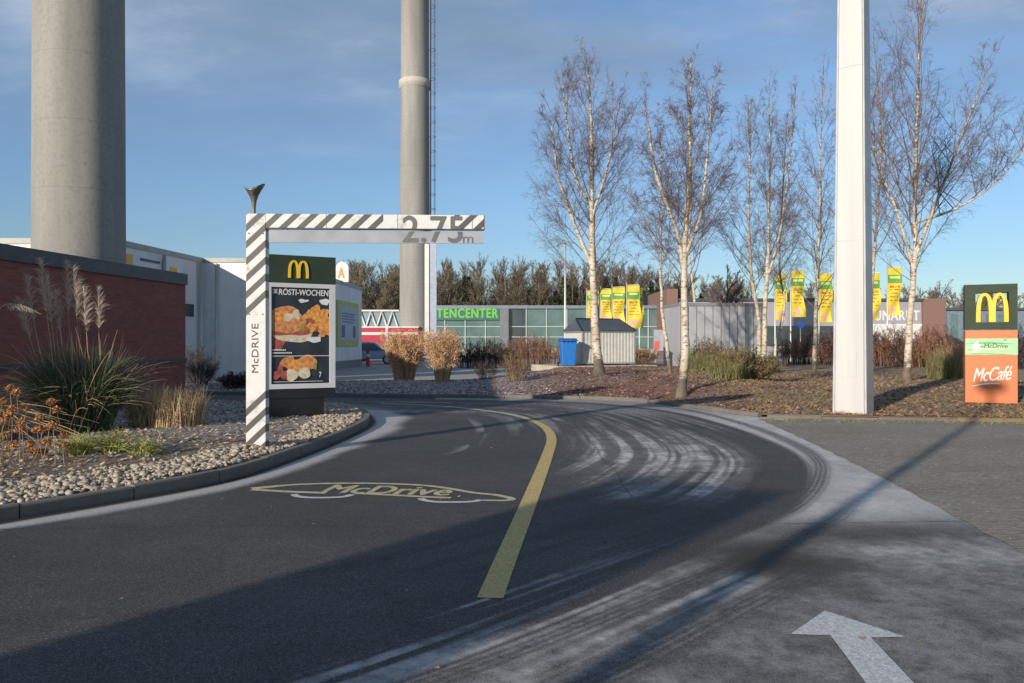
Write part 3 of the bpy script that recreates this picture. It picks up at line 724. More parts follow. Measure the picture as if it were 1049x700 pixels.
for px, d, rx, h, lab, m, lf in ((826,47,2.1,2.0,'dark brown hedge behind the slender birch and flags',darktwig,hd),(872,44,2.4,2.15,'rusty hedge directly behind the white pylon',redtwig,hl),
        (915,42,2.2,2.1,'reddish hedge between white pylon and spreading birch',redtwig,hl),(955,40,1.8,2.0,'rusty hedge right of the spreading birch trunk',redtwig,hl),(1040,38,2.0,1.9,'dark hedge behind the right edge of orange sign',darktwig,hd)):
    shrub('hedge', lab, 'hedge', bed(px,d), rx, 1.0, h, 240, m, leafs=lf, r=.008, base_r=.9, group='hedges beyond the mound')
shrub('shrub', 'wide olive bush low on the mound before metal enclosure', 'shrub', bed(763,23.5), 1.15, .8, .95, 240, browntwig, leafs=ho, r=.004)
shrub('shrub', 'green yellow shrub against the metal enclosure front', 'shrub', bed(722,33), 1.1, .7, 1.35, 170, browntwig, leafs=ho, r=.005)
shrub('shrub', 'small olive shrub against right part of metal enclosure', 'shrub', bed(752,32), .8, .6, 1.0, 120, browntwig, leafs=ho, r=.005)
shrub('shrub', 'thin bare shrub between straw grasses and blue bin', 'shrub', bed(528,25), .55, .5, 1.0, 60, browntwig, r=.004)
shrub('shrub', 'bare twiggy shrub right behind the orange straw grass clumps', 'shrub', bed(497,26.5), .5, .45, .75, 45, darktwig, r=.004)
shrub('shrub', 'low brown shrub on the lot right of the dumpster', 'shrub', (X(655,44),44,float(zmound(X(655,44),44))), 1.3, .8, .95, 130, browntwig, leafs=hl, r=.006)
shrub('shrub', 'dark bare shrub at the far end of the red wall', 'shrub', bed(203,25.5), .75, .6, 1.35, 80, darktwig, r=.005)
shrub('shrub', 'low dark shrub in frosty bed left of the striped post', 'shrub', bed(243,24.2), .6, .5, .5, 90, darktwig, leafs=hd, r=.004)

def grasses(name, label, cat, c, r, n, h, hs, mat, lean=.16, w=.012, bend=.12, group=None, K=5):
    nb = NB(); blades(nb, disc(n, r, c), np.abs(R.normal(0, lean, n)), R.uniform(h-hs, h+hs, n), np.full(n, w), np.abs(R.normal(bend, bend*.5, n)), K)
    return tag(nb.build(name, mat), label, cat, group)
for px, d, r_, h_, m_, lab in ((968,27.5,.55,1.25,olive,'olive green grass clump left of the orange sign'),(984,29,.5,1.55,browntwig,'tall brown grass right behind left edge of orange sign'),(748,23,.6,.75,olive,'wispy olive grass beside the wide bush on the mound'),(712,31.5,.6,1.0,olive,'wispy olive grass at left foot of metal enclosure')):
    grasses('ornamental_grass', lab, 'ornamental grass', bed(px,d), r_, 800, h_*.8, h_*.25, m_, .25, .014, .2)
def miscanthus(px, d, r, h, lab, n):
    c = bed(px, d); root = empty('ornamental_grass', c, lab, 'ornamental grass', 'orange ornamental grass clumps')
    nb = NB(); b = disc(n, r*.46, c); az = np.arctan2(b[:,1]-c[1], b[:,0]-c[0])+R.normal(0,.5,n)
    P = blades(nb, b, np.hypot(b[:,0]-c[0],b[:,1]-c[1])/r*.32+np.abs(R.normal(.03,.05,n)), R.uniform(h*.55,h*1.03,n), np.full(n,.013), np.abs(R.normal(.05,.03,n)), 5, az=az)
    nb.build('stems', straw, root)
    nb = NB(); tip = P[:,-1]; k = R.choice(len(tip), int(n*.9)); m = 11
    for j in range(m):
        bb = tip[k]-np.array([0,0,1.])*R.uniform(0,.55*h*.5,len(k))[:,None]
        blades(nb, bb+R.normal(0,.035,bb.shape), np.abs(R.normal(.45,.35,len(k))), R.uniform(.07,.2,len(k)), np.full(len(k),.016), np.abs(R.normal(.3,.2,len(k))), 3)
    nb.build('plumes', orangestraw, root)
miscanthus(414, 27.5, .75, 1.78, 'wider left clump of orange straw grass on the mound', 620)
miscanthus(453, 26.0, .5, 1.75, 'narrower right clump of orange straw grass on the mound', 420)

# pampas grass against the red wall
pc = (X(82,11.8), 11.8, .17)
root = empty('pampas_grass', pc, 'big green pampas grass with pale plumes before red wall', 'pampas grass')
nb = NB(); n = 4200; b = disc(n, .42, pc); az = np.arctan2(b[:,1]-pc[1], b[:,0]-pc[0])+R.normal(0,.5,n)
blades(nb, b, np.abs(R.normal(.12,.13,n)), R.uniform(.6,1.4,n), np.full(n,.012), np.abs(R.normal(.15,.13,n)), 8, az=az); nb.build('leaves', greenblade, root)
nb = NB(); n = 420; b = disc(n, .42, pc); az = np.arctan2(b[:,1]-pc[1], b[:,0]-pc[0])+R.normal(0,.7,n)
blades(nb, b, np.abs(R.normal(.18,.16,n)), R.uniform(.8,1.7,n), np.full(n,.010), np.abs(R.normal(.22,.18,n)), 8, az=az); nb.build('dry_leaves', straw, root)
sn = NB(); fn = NB()
for tpx, tpy, bpx in ((42,268,70),(68,270,88),(75,275,92),(80,285,100),(100,296,104),(58,300,76),(28,285,60),(86,300,102),(18,308,55),(48,285,72)):
    base = np.array([X(bpx,11.8), 11.8+R.uniform(-.2,.2), .2]); dd = 11.8+R.uniform(-.4,.4); tip = np.array([X(tpx,dd), dd, Z(tpy,dd)])
    mid = (base+tip)/2+np.array([ (base[0]-tip[0])*-.12, 0, .12]); cv = spline([base, mid, tip], 16); sn.tube(cv, np.linspace(.007,.003,16), 4)
    k = 260; u = R.uniform(.66,1,k); i = np.minimum((u*15).astype(int),14); pp = cv[i]+(cv[i+1]-cv[i])*(u*15-i)[:,None]
    blades(fn, pp, np.abs(R.normal(.35,.2,k)), R.uniform(.10,.24,k)*np.interp(u,[.66,.8,1],[.7,1.1,.6]), np.full(k,.007), np.abs(R.normal(.15,.1,k)), 4, az=R.normal(2.6 if tpx<60 else .6,1.4,k))
sn.build('stalks', straw, root); fn.build('plumes', plumem, root)
# drooping plume at the frame's left
pc2 = (X(-26,11), 11, .17); root = empty('pampas_grass', pc2, 'dry bleached pampas grass at left edge with one drooping plume', 'pampas grass')
nb = NB(); n = 420; blades(nb, disc(n,.3,pc2), np.abs(R.normal(.5,.3,n)), R.uniform(.7,1.4,n), np.full(n,.010), np.abs(R.normal(.45,.2,n)), 8, az=R.normal(0,1.3,n)); nb.build('leaves', straw, root)
fn = NB(); cv = spline([pc2, (X(-16,11),11,1.4), (X(0,11),11,Z(316,11)), (X(18,11),11,Z(312,11)), (X(30,11),11,Z(316,11))], 20); fn.tube(cv, np.linspace(.008,.003,20), 4)
k = 300; u = R.uniform(.6,1,k); i = np.minimum((u*19).astype(int),18); blades(fn, cv[i], np.full(k,1.9), R.uniform(.06,.16,k), np.full(k,.007), np.full(k,.3), 4, az=R.normal(0,.8,k)); fn.build('plume', plumem, root)
# straw clump at the corner of the wall
grasses('straw_grass', 'pale straw grass clump at the end of red wall', 'ornamental grass', (X(181,12.5),12.5,.16), .40, 1900, .54, .18, straw, .13, .009, .12)
grasses('straw_grass', 'thin brown grass left of the pale straw clump', 'ornamental grass', (X(146,12.5),12.5,.16), .2, 420, .66, .22, straw, .22, .009, .2)
for px, d, lab in ((83,9.35,'left yellow green sedge tuft in the pebbles'),(116,9.5,'middle yellowest sedge tuft in the pebbles'),(148,9.3,'right small sedge tuft in the pebbles')):
    grasses('sedge_tuft', lab, 'sedge tuft', (X(px,d),d,.14), .13, 330 if px<140 else 220, .30 if px<140 else .22, .09, tuftm, .36, .009, .28, 'sedge tufts in the pebbles')
# dried hydrangeas
root = empty('dried_hydrangea', (X(30,8.8),8.8,.15), 'dried orange brown flower heads on stems at left edge', 'hydrangea')
sn = NB(); fn = NB()
for px, py in ((10,398),(3,412),(12,420),(22,432),(40,428),(52,412),(58,420),(44,440),(48,452),(20,440),(66,446),(30,455),(2,432),(6,446),(14,455),(26,418),(38,440),(54,436),(8,425),(17,402),(34,462),(44,462),(66,456)):
    d = 8.8+R.uniform(-.4,.4); t = np.array([X(px,d),d,Z(py,d)]); b = np.array([t[0]+R.normal(0,.08), d+R.normal(0,.05), .14]); sn.tube(spline([b,(b+t)/2+R.normal(0,.03,3),t],8), .0035, 4)
    k = 150; v = R.normal(size=(k,3)); v /= np.linalg.norm(v,axis=1,keepdims=True); v *= R.uniform(.6,1,k)[:,None]*np.array([.055,.055,.042]); q = t+v
    cb = chips(q[:,0],q[:,1],q[:,2],.014,1.3); fn.add(cb.V[0], cb.F[0][0])
sn.build('stalks', browntwig, root); fn.build('flower_heads', petal, root)
# short grass on the verge
n = 16000; x = R.uniform(4.8,18,n); y = ykerb(x)+.1+R.random(n)**1.6*16; k = fbm(x*.9,y*.9,3)+R.normal(0,.1,n) > .46; x, y = x[k], y[k]; n = len(x)
nb = NB(); blades(nb, np.stack([x,y,zmound(x,y)],1), np.abs(R.normal(.5,.3,n)), R.uniform(.05,.14,n), np.full(n,.010), np.full(n,.3), 3)
tag(nb.build('verge_grass', M('verge_blade', (.26,.20,.09), .7, .3, .9, isl=.5)), 'short brown green grass on the verge by the signs', 'grass', kind='stuff')
n = 1500; x = R.uniform(4.7,12,n); y = np.minimum(ykerb(x)-.2, 15.0)-np.abs(R.normal(0,.22,n)); nb = NB()
blades(nb, np.stack([x,y,0*x+.01],1), np.abs(R.normal(.6,.3,n)), R.uniform(.03,.08,n), np.full(n,.009), np.full(n,.3), 3)
tag(nb.build('edge_weeds', MATS['olive_blade']), 'low weeds along the far edge of grey pavers', 'weeds', kind='stuff')

# ------------------------------------------------------------------ concrete light masts
def mast(label, px0, px1, d, pyb, pyt_px, h, collar=None, ladder=False):
    cx = X((px0+px1)/2, d); r = (X(px1,d)-X(px0,d))/2
    root = empty('concrete_mast', (cx,d,0), label, 'concrete mast', 'tall round concrete masts')
    nb = NB(); nb.lathe(cx, d, [(r*1.02,0),(r,4),(r*.975,12),(r*.93,24),(r*.9,h)], 64); nb.build('shaft', concrete, root)
    if collar:
        nb = NB(); zc = Z(collar, d); nb.lathe(cx, d, [(r*.96,zc-.35),(r*1.05,zc-.3),(r*1.05,zc+.25),(r*.95,zc+.35)], 48); nb.build('collar', M('collar_concrete', (.42,.40,.36), .8, .1), root)
    if ladder:
        nb = NB(); lx = cx+r*.93-.12; ly = d+.1; zz_ = np.arange(9,h-1,.6)
        for o in (-.25,.25): nb.tube([(lx+.25,ly+o,8.5),(lx+.25,ly+o,h)], .03, 5)
        nb.tubes(np.stack([np.stack([np.full(len(zz_),lx+.25),np.full(len(zz_),ly-.25),zz_],1),np.stack([np.full(len(zz_),lx+.25),np.full(len(zz_),ly+.25),zz_],1)],1), np.full((len(zz_),2),.025), 4)
        zb_ = zz_[::2]
        for k in range(5):
            a = pi*k/4; o = np.array([.25+.42*sin(a), -.38*cos(a), 0]); nb.tube([(lx+o[0],ly+o[1],11),(lx+o[0],ly+o[1],h)], .015, 4)
        for z in zb_: nb.tube([(lx+.25+.42*sin(pi*k/6), ly-.38*cos(pi*k/6), z) for k in range(7)], .018, 4, caps=False)
        for z in zz_[::4]: nb.tube([(lx-.3,ly,z),(lx+.25,ly,z)], .03, 4)
        nb.build('caged_ladder', M('ladder_steel', (.10,.10,.11), .5, .1), root)
    return root
mast('thick near concrete mast rising behind the red wall', 38.5, 124.5, 24.4, 0, 0, 34)
mast('slimmer distant concrete mast with pale collar and caged ladder', 409.5, 440.5, 66, 0, 0, 46, collar=87, ladder=True)

# ------------------------------------------------------------------ white hall at the left
root = empty('white_hall', (-13.3,33,0), 'long white flat roofed hall behind the red wall', 'hall')
ZT = 4.9
def wallseg(nb, a, b, z0, z1, th, mi=0):      # wall with thickness going to its left side
    a = np.array(a, float); b = np.array(b, float); d = b-a; d /= np.hypot(*d); n = np.array([-d[1], d[0]])*th
    nb.prism([tuple(a), tuple(b), tuple(b+n), tuple(a+n)], z0, z1, mi)
cor = [(-46,27.2),(-13.6,27.2),(-13.02,33.5),(-10.15,33.5),(-9.62,51),(-46,51)]
nb = NB(); nb.prism(cor, 0, ZT); nb.build('wall', clad, root)
nb = NB()
for a, b in zip(cor[:5], cor[1:5]): 
    a = np.array(a, float); b = np.array(b, float); d = (b-a)/np.hypot(*(b-a)); n = np.array([d[1],-d[0]])
    nb.prism([tuple(a-n*.25-d*.0), tuple(a+n*.05), tuple(b+n*.05), tuple(b-n*.25)][::-1], ZT-.05, ZT+.14)
nb.build('parapet', M('parapet_cap', (.40,.39,.36), .6, .15), root)
for x_, y, r_ in ((-13.18,30.2,.07),(-12.92,33.1,.07),(-12.4,33.42,.05)):
    nb = NB(); nb.tube([(x_,y,0),(x_,y,ZT-.1)], r_, 8); nb.build('downpipe', white, root)
nb = NB(); ff = Fr(-13.55,27.6,0,math.atan2(5.9,.55))
ff.box(nb, .1,3.1, 4.15,4.62, .0,.06); nb.build('fascia_board', M('fascia_white', (.66,.68,.72), .5, .05), root)
for q in ((.05,.6,4.1,4.6,.06,.09),(3.1,3.7,3.95,4.42,.0,.05)):
    nb = NB(); ff.box(nb, *q); nb.build('fascia_square', M('fascia_yellow', (.70,.42,.05), .5, .05), root)
nb = NB(); ff.box(nb, 1.1,2.4,4.44,4.53,.062,.085); nb.build('fascia_slot', black, root)
nb = NB(); ff.box(nb, 4.3,5.1,2.55,3.05,-.05,.03, 0); nb.build('window', tealdark, root)
# plinth band and the notice frame on the gable side
nb = NB(); nb.prism([(-10.12,33.6),(-9.60,51),(-9.58,51),(-10.09,33.6)][::-1], 0, .45); nb.build('plinth', M('plinth_grey', (.22,.22,.22), .8), root)
fs = Fr(-9.83,44.5,0,math.atan2(17.5,.53))
nt_ = empty('notice_board', fs.p(0,1.3,.05), 'notice board with yellow green frame on white hall wall', 'notice board')
nb = NB(); fs.box(nb, .0,5.2,1.3,3.9,.02,.10); nb.build('frame', M('frame_lime', (.42,.46,.10), .5), nt_)
nb = NB(); fs.box(nb, .5,4.7,1.6,3.6,.10,.115); nb.build('panel', M('panel_pale', (.40,.44,.52), .5), nt_)
nb = NB(); 
for k in range(4): fs.box(nb, .9,4.2-.5*(k%2),3.15-.16*k,3.22-.16*k,.115,.12)
fs.box(nb, .8,1.6,1.8,2.5,.115,.12); fs.box(nb, 3.6,4.3,1.8,2.5,.115,.12)
nb.build('print', M('print_blue', (.10,.14,.30), .6), nt_)
# white round-topped sign with an orange A on the roof
sx, sy = X(351,45.5), 45.5; rs = empty('roof_sign', (sx,sy,ZT+.1), 'round topped white sign with orange A above white hall', 'sign')
nb = NB(); fz = Fr(sx-.36,sy,0,0); arc = [(0,4.95),(.72,4.95)]+[(.36+.36*cos(a),5.75+.36*sin(a)) for a in np.linspace(0,pi,14)]
k0 = len(arc); nb.add([fz.p(u,v,.12) for u,v in arc]+[fz.p(u,v,-.12) for u,v in arc], [[i,(i+1)%k0,k0+(i+1)%k0,k0+i] for i in range(k0)])
nb.F.append((np.array([list(range(k0))]),0,False)); nb.F.append((np.array([list(range(2*k0-1,k0-1,-1))]),0,False)); nb.build('panel', white, rs)
nb = NB(); text_on(nb, 'A', fz.p(.10,5.15,.125), fz.e, fz.z, .42, .62, .03); nb.build('lettering', M('letter_orange', (.75,.22,.03), .5), rs)

# ------------------------------------------------------------------ red brick restaurant wing
root = empty('brick_building', (-10,12,0), 'red brick wing with dark coping along the left', 'building')
A = np.array([-10.50,5.3]); B = np.array([-8.61,21.0]); dv = (B-A)/np.hypot(*(B-A)); nn = np.array([-dv[1],dv[0]])
def slab(u0,u1,w0,w1,z0,z1,mat,name):
    Ln_ = np.hypot(*(B-A)); P = [A+dv*u0-nn*w1, A+dv*u1-nn*w1, A+dv*u1-nn*w0, A+dv*u0-nn*w0]
    nb = NB(); nb.prism([tuple(p) for p in P], z0, z1); return nb.build(name, mat, root)
LN = np.hypot(*(B-A))
slab(0,LN,-3.2,0,0,2.99,redbrick,'wall')
slab(-.03,LN+.03,-3.25,.05,2.99,3.28,M('coping_grey', (.055,.06,.07), .5, .25, 5, vscale=(1,1,1)),'coping')
slab(-.02,LN+.02,-3.2,.03,.96,1.06,M('band_grey', (.06,.06,.065), .6),'band')
nb = NB(); nb.prism([(-19,5.35),(-10.9,5.35),(-10.7,13),(-19,13)], 0, 4.75); nb.build('unseen_shade_block', redbrick, root)  # added out-of-view block, sized and placed for the shade it throws
nb = NB(); nb.prism([(-19.1,5.25),(-10.8,5.25),(-10.6,13.1),(-19.1,13.1)], 4.75, 5.0); nb.build('roof', roofdark, root)  # cap of the added shading block, also out of view

# ------------------------------------------------------------------ height gate
GX, GY = X(252,10.05), 10.05
root = empty('height_gate', (GX,GY,.1), 'striped white height limit gate over the drive', 'height gate')
gf = Fr(GX, GY, .1, rad(2.6))
def local(nb, name, mat, parent, bev=0): return nb.build(name, mat, parent, org=(GX,GY,.1), bev=bev)
PW = .246; BT = 3.09-.1; BB = 2.912-.1; BL = 3.0
nb = NB(); gf.box(nb, 0,PW,-.03,BT,-.17,0); post = local(nb, 'post', stripem, root, .006)
nb = NB(); gf.box(nb, PW+.001,BL,BB,BT,-.10,.0); beam = local(nb, 'beam', stripem, root, .005)
nb = NB(); gf.box(nb, BL+.001,BL+.012,BB,BT,-.10,.0); gf.box(nb, PW+.002,BL,BB-.008,BB-.001,-.10,.0); local(nb, 'beam_trim', dgrey, root)
nb = NB(); VB, VT = 2.732-.1, 2.885-.1
gf.box(nb, PW+.02,BL-.005,VB,VT,-.062,-.038)
acry, nt, b = nodes_of('frosted_acrylic'); b.inputs['Base Color'].default_value = (.62,.63,.66,1); b.inputs['Roughness'].default_value = .22; b.inputs['Transmission Weight'].default_value = .35
L(nt, ramp(nt, noise(nt, pos(nt), 2.5, 5), [(.3,(.36,.37,.40)),(.7,(.52,.52,.55))]), b.inputs['Base Color'])
bar = local(nb, 'hanging_bar', acry, root)
for u in (.5,1.4,2.3,2.9):
    nb = NB(); gf.box(nb, u,u+.012,VT,BB-.008,-.055,-.045); local(nb, 'hanger', steel, root)
u0, u1 = 1.965, 2.76
nb = NB(); text_on(nb, '2.75', gf.p(u0,VB+.006,.0035), gf.e, gf.z, u1-u0-.02, BT-.012-VB-.006, .018, 0, 1.05, clip=(gf.p(0,BB+.002,0), (0,0,-1))); local(nb, 'lettering', dgrey, beam)
nb = NB(); text_on(nb, '2.75', gf.p(u0-.01,VB+.006,-.0345), gf.e, gf.z, u1-u0-.02, BT-.012-VB-.006, .018, 0, 1.05, clip=(gf.p(0,VT-.002,0), (0,0,1))); local(nb, 'lettering', dgrey, bar)
nb = NB(); text_on(nb, 'm', gf.p(u1-.03,VB+.006,-.0345), gf.e, gf.z, .135, .082, .012); local(nb, 'lettering', dgrey, bar)
nb = NB(); text_on(nb, 'McDRIVE', gf.p(.155,.98,.003), gf.z, -gf.e, .62, .085, .004, 0, 1.04); local(nb, 'lettering', M('letter_grey', (.06,.055,.05), .5), post)
nb = NB(); gf.box(nb, -.06,PW+.06,-.02,.018,-.23,.06); local(nb, 'foot_plate', steel, root)
for u, v in ((.035,.06),(PW-.035,.06),(.035,2.74),(PW-.035,2.74),(.04,1.72),(PW-.04,1.72)):
    nb = NB(); c = gf.p(u,v,0); nb.tube([c, c+gf.n*.008], .009, 8); local(nb, 'bolt', dgrey, post)
for u in (1.0,1.9,2.85):
    nb = NB(); gf.box(nb, u,u+.006,BB+.002,BT-.002,.0,.0022); local(nb, 'seam', dgrey, beam)
# horn shaped lamp on the post
nb = NB(); lc = gf.p(.075,0,-.085); m_ = 28; prof = [(.022,0),(.024,.09),(.034,.17),(.062,.25),(.10,.31),(.125,.345)]
V = []; 
for r_, h_ in prof+[(.117,.338),(.085,.285),(.04,.21),(.001,.2)]:
    for j in range(m_):
        a = 2*pi*j/m_; k = (h_/.345)**3
        V.append((lc[0]+r_*cos(a)*(1+.12*k*cos(2*a)), lc[1]+r_*sin(a), 3.09+h_+k*(.034*cos(2*a)+.014*cos(a)) ))
nb.add(V, [[i*m_+j, i*m_+(j+1)%m_, (i+1)*m_+(j+1)%m_, (i+1)*m_+j] for i in range(len(prof)+3) for j in range(m_)], 0, True); local(nb, 'lamp', lampm, root)

# ------------------------------------------------------------------ menu board
th = math.atan2(.6,1.05); mf = Fr(-4.25,13.8,0,th); W = 1.21
root = empty('menu_board', mf.p(.6,.15), 'drive in menu board with food poster and green header', 'menu board')
nb = NB(); mf.box(nb, .04,W-.2,.10,.48,-.30,-.02); nb.build('foot', black, root)
nb = NB(); mf.box(nb, 0,W,.48,.655,-.34,.0); nb.build('base', black, root, bev=.01)
cab = NB(); z0, z1 = .655, 2.51
mf.box(cab, 0,W,z0,z1,-.30,-.02); 
for (a,b,c,d_) in ((0,.075,z0,z1),(W-.10,W,z0,z1),(.075,W-.10,z0,z0+.085),(.075,W-.10,z1-.075,z1)): mf.box(cab, a,b,c,d_,-.0199,.02)
cabo = cab.build('cabinet', M('cabinet_grey', (.50,.51,.53), .4, .05), root)
hb = NB(); mf.box(hb, -.005,W+.005,2.515,3.0,-.32,.03); hbo = hb.build('header', signgreen, root, bev=.008)
def arches(nb, fr, u0, v0, w, h, t, wf, wb=None, mi=0):    # the double arch
    for c in (u0+w*.27, u0+w*.73):
        a = w*.27; ks = 26; O_, I_ = [], []
        for q in np.linspace(0, pi, ks):
            O_.append((c+a*np.sign(cos(q))*abs(cos(q))**.85, v0+h*sin(q)**.62 if q not in (0,) else v0))
            I_.append((c+(a-t)*np.sign(cos(q))*abs(cos(q))**.85, v0+(h-t*.75)*sin(q)**.62))
        P = [fr.p(*p, wf) for p in O_]+[fr.p(*p, wf) for p in I_]
        q = [[i,i+1,ks+i+1,ks+i][::-1] for i in range(ks-1)]
        dz = .0007 if c > u0+w*.5 else 0
        P = [p+fr.n*dz for p in P]
        if wb is None: nb.add(P, q, mi)
        else:
            Bk = [fr.p(*p, wb) for p in O_]+[fr.p(*p, wb) for p in I_]; n2 = 2*ks
            nb.add(P+Bk, q+[[n2+a_ for a_ in f[::-1]] for f in q]+[[i,i+1,n2+i+1,n2+i] for i in range(ks-1)]+[[ks+i+1,ks+i,n2+ks+i,n2+ks+i+1] for i in range(ks-1)], mi)
nb = NB(); arches(nb, mf, .36,2.60,.36,.31,.045,.052,.030); nb.build('arch_logo', yellow, hbo)
# poster
post_m = M('poster_navy', (.020,.028,.040), .12, .4, 3)
food1 = M('poster_bread', (.50,.21,.075), .5, .5, 14); food2 = M('poster_fry', (.58,.25,.06), .5, .5, 20); food3 = M('poster_meat', (.30,.07,.05), .5, .5, 12)
cream = M('poster_cream', (.55,.47,.34), .5, .3, 10); chalk = M('poster_chalk', (.60,.60,.60), .5, .1); leafg = M('poster_leaf', (.16,.20,.05), .5, .4, 12)
pn = NB(); P0, P1, Q0, Q1 = .0755, W-.1005, z0+.0855, z1-.0755
mf.quad(pn, P0,P1,Q0,Q1,-.016,0)
def pu(px): return P0+(px-278)/(337-278)*(P1-P0)
def pv(py): return Q1-(py-293)/(393-293)*(Q1-Q0)
def blob(px, py, rx, ry, mi, w, rough=.12, n=26, hb=None):
    a = np.linspace(0, 2*pi, n, endpoint=False); rr = 1+rough*np.sin(a*3+R.uniform(0,6))+rough*.7*np.sin(a*5+R.uniform(0,6))
    uv = [(pu(px+rx*cos(q)*k), np.clip(pv(py-ry*sin(q)*k), Q0+.01, Q1-.01)) for q, k in zip(a, rr)]
    uv = [(min(max(u,P0+.005),P1-.005), v) for u, v in uv]; mf.poly(pn, uv, w, mi)
w = -.0150
def lay(px, py, rx, ry, mi, **k):
    global w; w += .0006; blob(px, py, rx*1.28, ry*1.28, mi, w, **k)
lay(283,345,8,9,3); lay(300,341,16,7,4,rough=.06); lay(297,337,17,5,3); lay(296,335,15,3.5,6); lay(293,327,15,11,1,rough=.07); lay(287,323,5,4,2); lay(300,324,6,5,4,rough=.3); lay(302,330,5,4,1)
for a in ((318,322,5,6,2),(324,318,6,5,2),(331,321,5,5,2),(322,330,6,5,3),(328,328,5,5,2),(334,334,4,6,2),(319,334,4,4,2),(330,340,4,3.4,1)): lay(*a, rough=.25)
lay(321,347,6,2.4,5,rough=.1); lay(332,307,4,2.6,5,rough=.1); lay(310,306.5,4,1.4,5,rough=.2)
lay(295,371,6,5,1); lay(303,375,7,6,2,rough=.05); lay(314,371,8,6,1,rough=.05); lay(298,384,5,5,4,rough=.05); lay(311,382,5,4.6,4,rough=.05); lay(287,382,5,5,3,rough=.3); lay(322,375,1.5,3,6)
po = pn.build('poster', [post_m, food1, food2, food3, cream, chalk, leafg], cabo)
pl = NB(); 
text_on(pl, 'DIE', mf.p(pu(279.5),pv(299.5),-.001), mf.e, mf.z, .085, .075, .01); pl.build('lettering', chalk, po); pl = NB(); text_on(pl, 'RÖSTI-WOCHEN', mf.p(pu(285.5),pv(301),-.001), mf.e, mf.z, pu(336)-pu(285.5), .13, .018, .08); pl.build('lettering', chalk, po); pl = NB()
mf.quad(pl, P0+.01,P1-.01,pv(364.4),pv(363.8),-.001)
for k,(a,b) in enumerate(((279,293),(279,300))): 
    for j in range(int((b-a)//2)): mf.quad(pl, pu(a+j*2),pu(a+j*2+1.5),pv(358.5+3*k),pv(357.2+3*k),-.001)
mf.quad(pl, pu(279.5),pu(330),pv(391.0),pv(390.5),-.001)
text_on(pl, '7', mf.p(pu(326),pv(387),-.001), mf.e, mf.z, .045, .10, .02)
pl.build('small_print', chalk, po)

# ------------------------------------------------------------------ white pylon
D = 15.7; zt = 16.0; PTH = rad(-40)
pf = Fr(X(853.5,D), D, .05, PTH)
root = empty('white_pylon', pf.p(.32,0.0,-.25), 'tall tapering white box pylon beside the pavers', 'pylon')
def tap(u0, u1, w0, w1, nb, k=.028):
    h = zt; c = 1-k*h; f = lambda u: .32+(u-.32)*c; g = lambda w: -.25+(w+.25)*c
    nb.hexa([pf.p(u0,0,w1),pf.p(u1,0,w1),pf.p(u1,0,w0),pf.p(u0,0,w0),pf.p(f(u0),h,g(w1)),pf.p(f(u1),h,g(w1)),pf.p(f(u1),h,g(w0)),pf.p(f(u0),h,g(w0))])
nb = NB(); tap(.03,.58,-.50,0,nb); nb.build('shaft', pylonw, root, bev=.012)
M('rail_grey', (.37,.37,.38), .4)
nb = NB(); tap(-.02,.028,-.49,-.01,nb); nb.build('edge_rail', MATS['rail_grey'], root, bev=.008)
nb = NB(); tap(.582,.625,-.49,-.012,nb); nb.build('edge_rail', MATS['rail_grey'], root, bev=.008)
for v in (3.4,6.8,10.2):
    nb = NB(); c_ = 1-.028*v; pf.box(nb, .32-(.31)*c_,.32+.28*c_,v,v+.012,-.45*c_-.02,-.25+.25*c_+.003); nb.build('joint', MATS['rail_grey'], root)
nb = NB(); pf.box(nb, .16,.44,.75,1.25,-.012,-.0015*0+.002); nb.build('hatch', pylonw, root)
nb = NB(); pf.box(nb, -.08,.71,-.06,.02,-.57,.06); nb.build('foundation', kerbm, root)

# ------------------------------------------------------------------ orange direction sign
D = 17.4; zb = .17; of = Fr(X(988.5,D), D, 0, rad(-25)); W2 = .985; SX = W2/(X(1042.5,D)-X(988.5,D))
root = empty('direction_sign', of.p(W2/2,zb), 'orange and green direction sign with yellow arches', 'sign')
za, zb2 = Z(412.5,D), Z(338.5,D)
nb = NB(); of.box(nb, 0.004,W2,za,zb2,-.34,0); box_o = nb.build('orange_panel', orange, root, bev=.01)
nb = NB(); of.box(nb, .08,W2-.08,.05,za,-.28,-.06); nb.build('foot', black, root)
g0, g1 = Z(337.5,D), Z(292,D); hu0, hu1, hv0, hv1 = (X(999.5,D)-of.O[0])*SX, (X(1033.5,D)-of.O[0])*SX, Z(330.5,D), Z(300.5,D)
nb = NB()
for a,b,c,d_ in ((-.004,hu0,g0,g1),(hu1,W2-.004,g0,g1),(hu0,hu1,g0,hv0),(hu0,hu1,hv1,g1)): of.box(nb, a,b,c,d_,-.34,0)
ho_ = nb.build('green_frame', signgreen, root)
nb = NB(); arches(nb, of, hu0+.006,hv0+.002,hu1-hu0-.012,hv1-hv0-.01,.085,.03,-.16); nb.build('arch_logo', yellow, root)
sv0, sv1 = Z(363.5,D), Z(347,D)
nb = NB(); of.box(nb, .0045,W2-.0005,sv0,sv1,.001,.006,0)
for k in range(9):
    v = sv0+(sv1-sv0)*(k+.5)/9+R.uniform(-.01,.01); t = R.uniform(.008,.022); u = sorted(R.uniform(.01,W2-.01,2)) if k%3 else (.01,W2-.01)
    n_ = 12; us = np.linspace(u[0],u[1],n_); cv = [(q, v+.012*sin(q*5+k)+t*sin(pi*i/(n_-1))) for i,q in enumerate(us)]+[(q, v+.012*sin(q*5+k)-t*sin(pi*i/(n_-1))) for i,q in list(enumerate(us))[-2:0:-1]]
    of.poly(nb, cv[::-1], .0064+k*.0003, 1+(k%2))
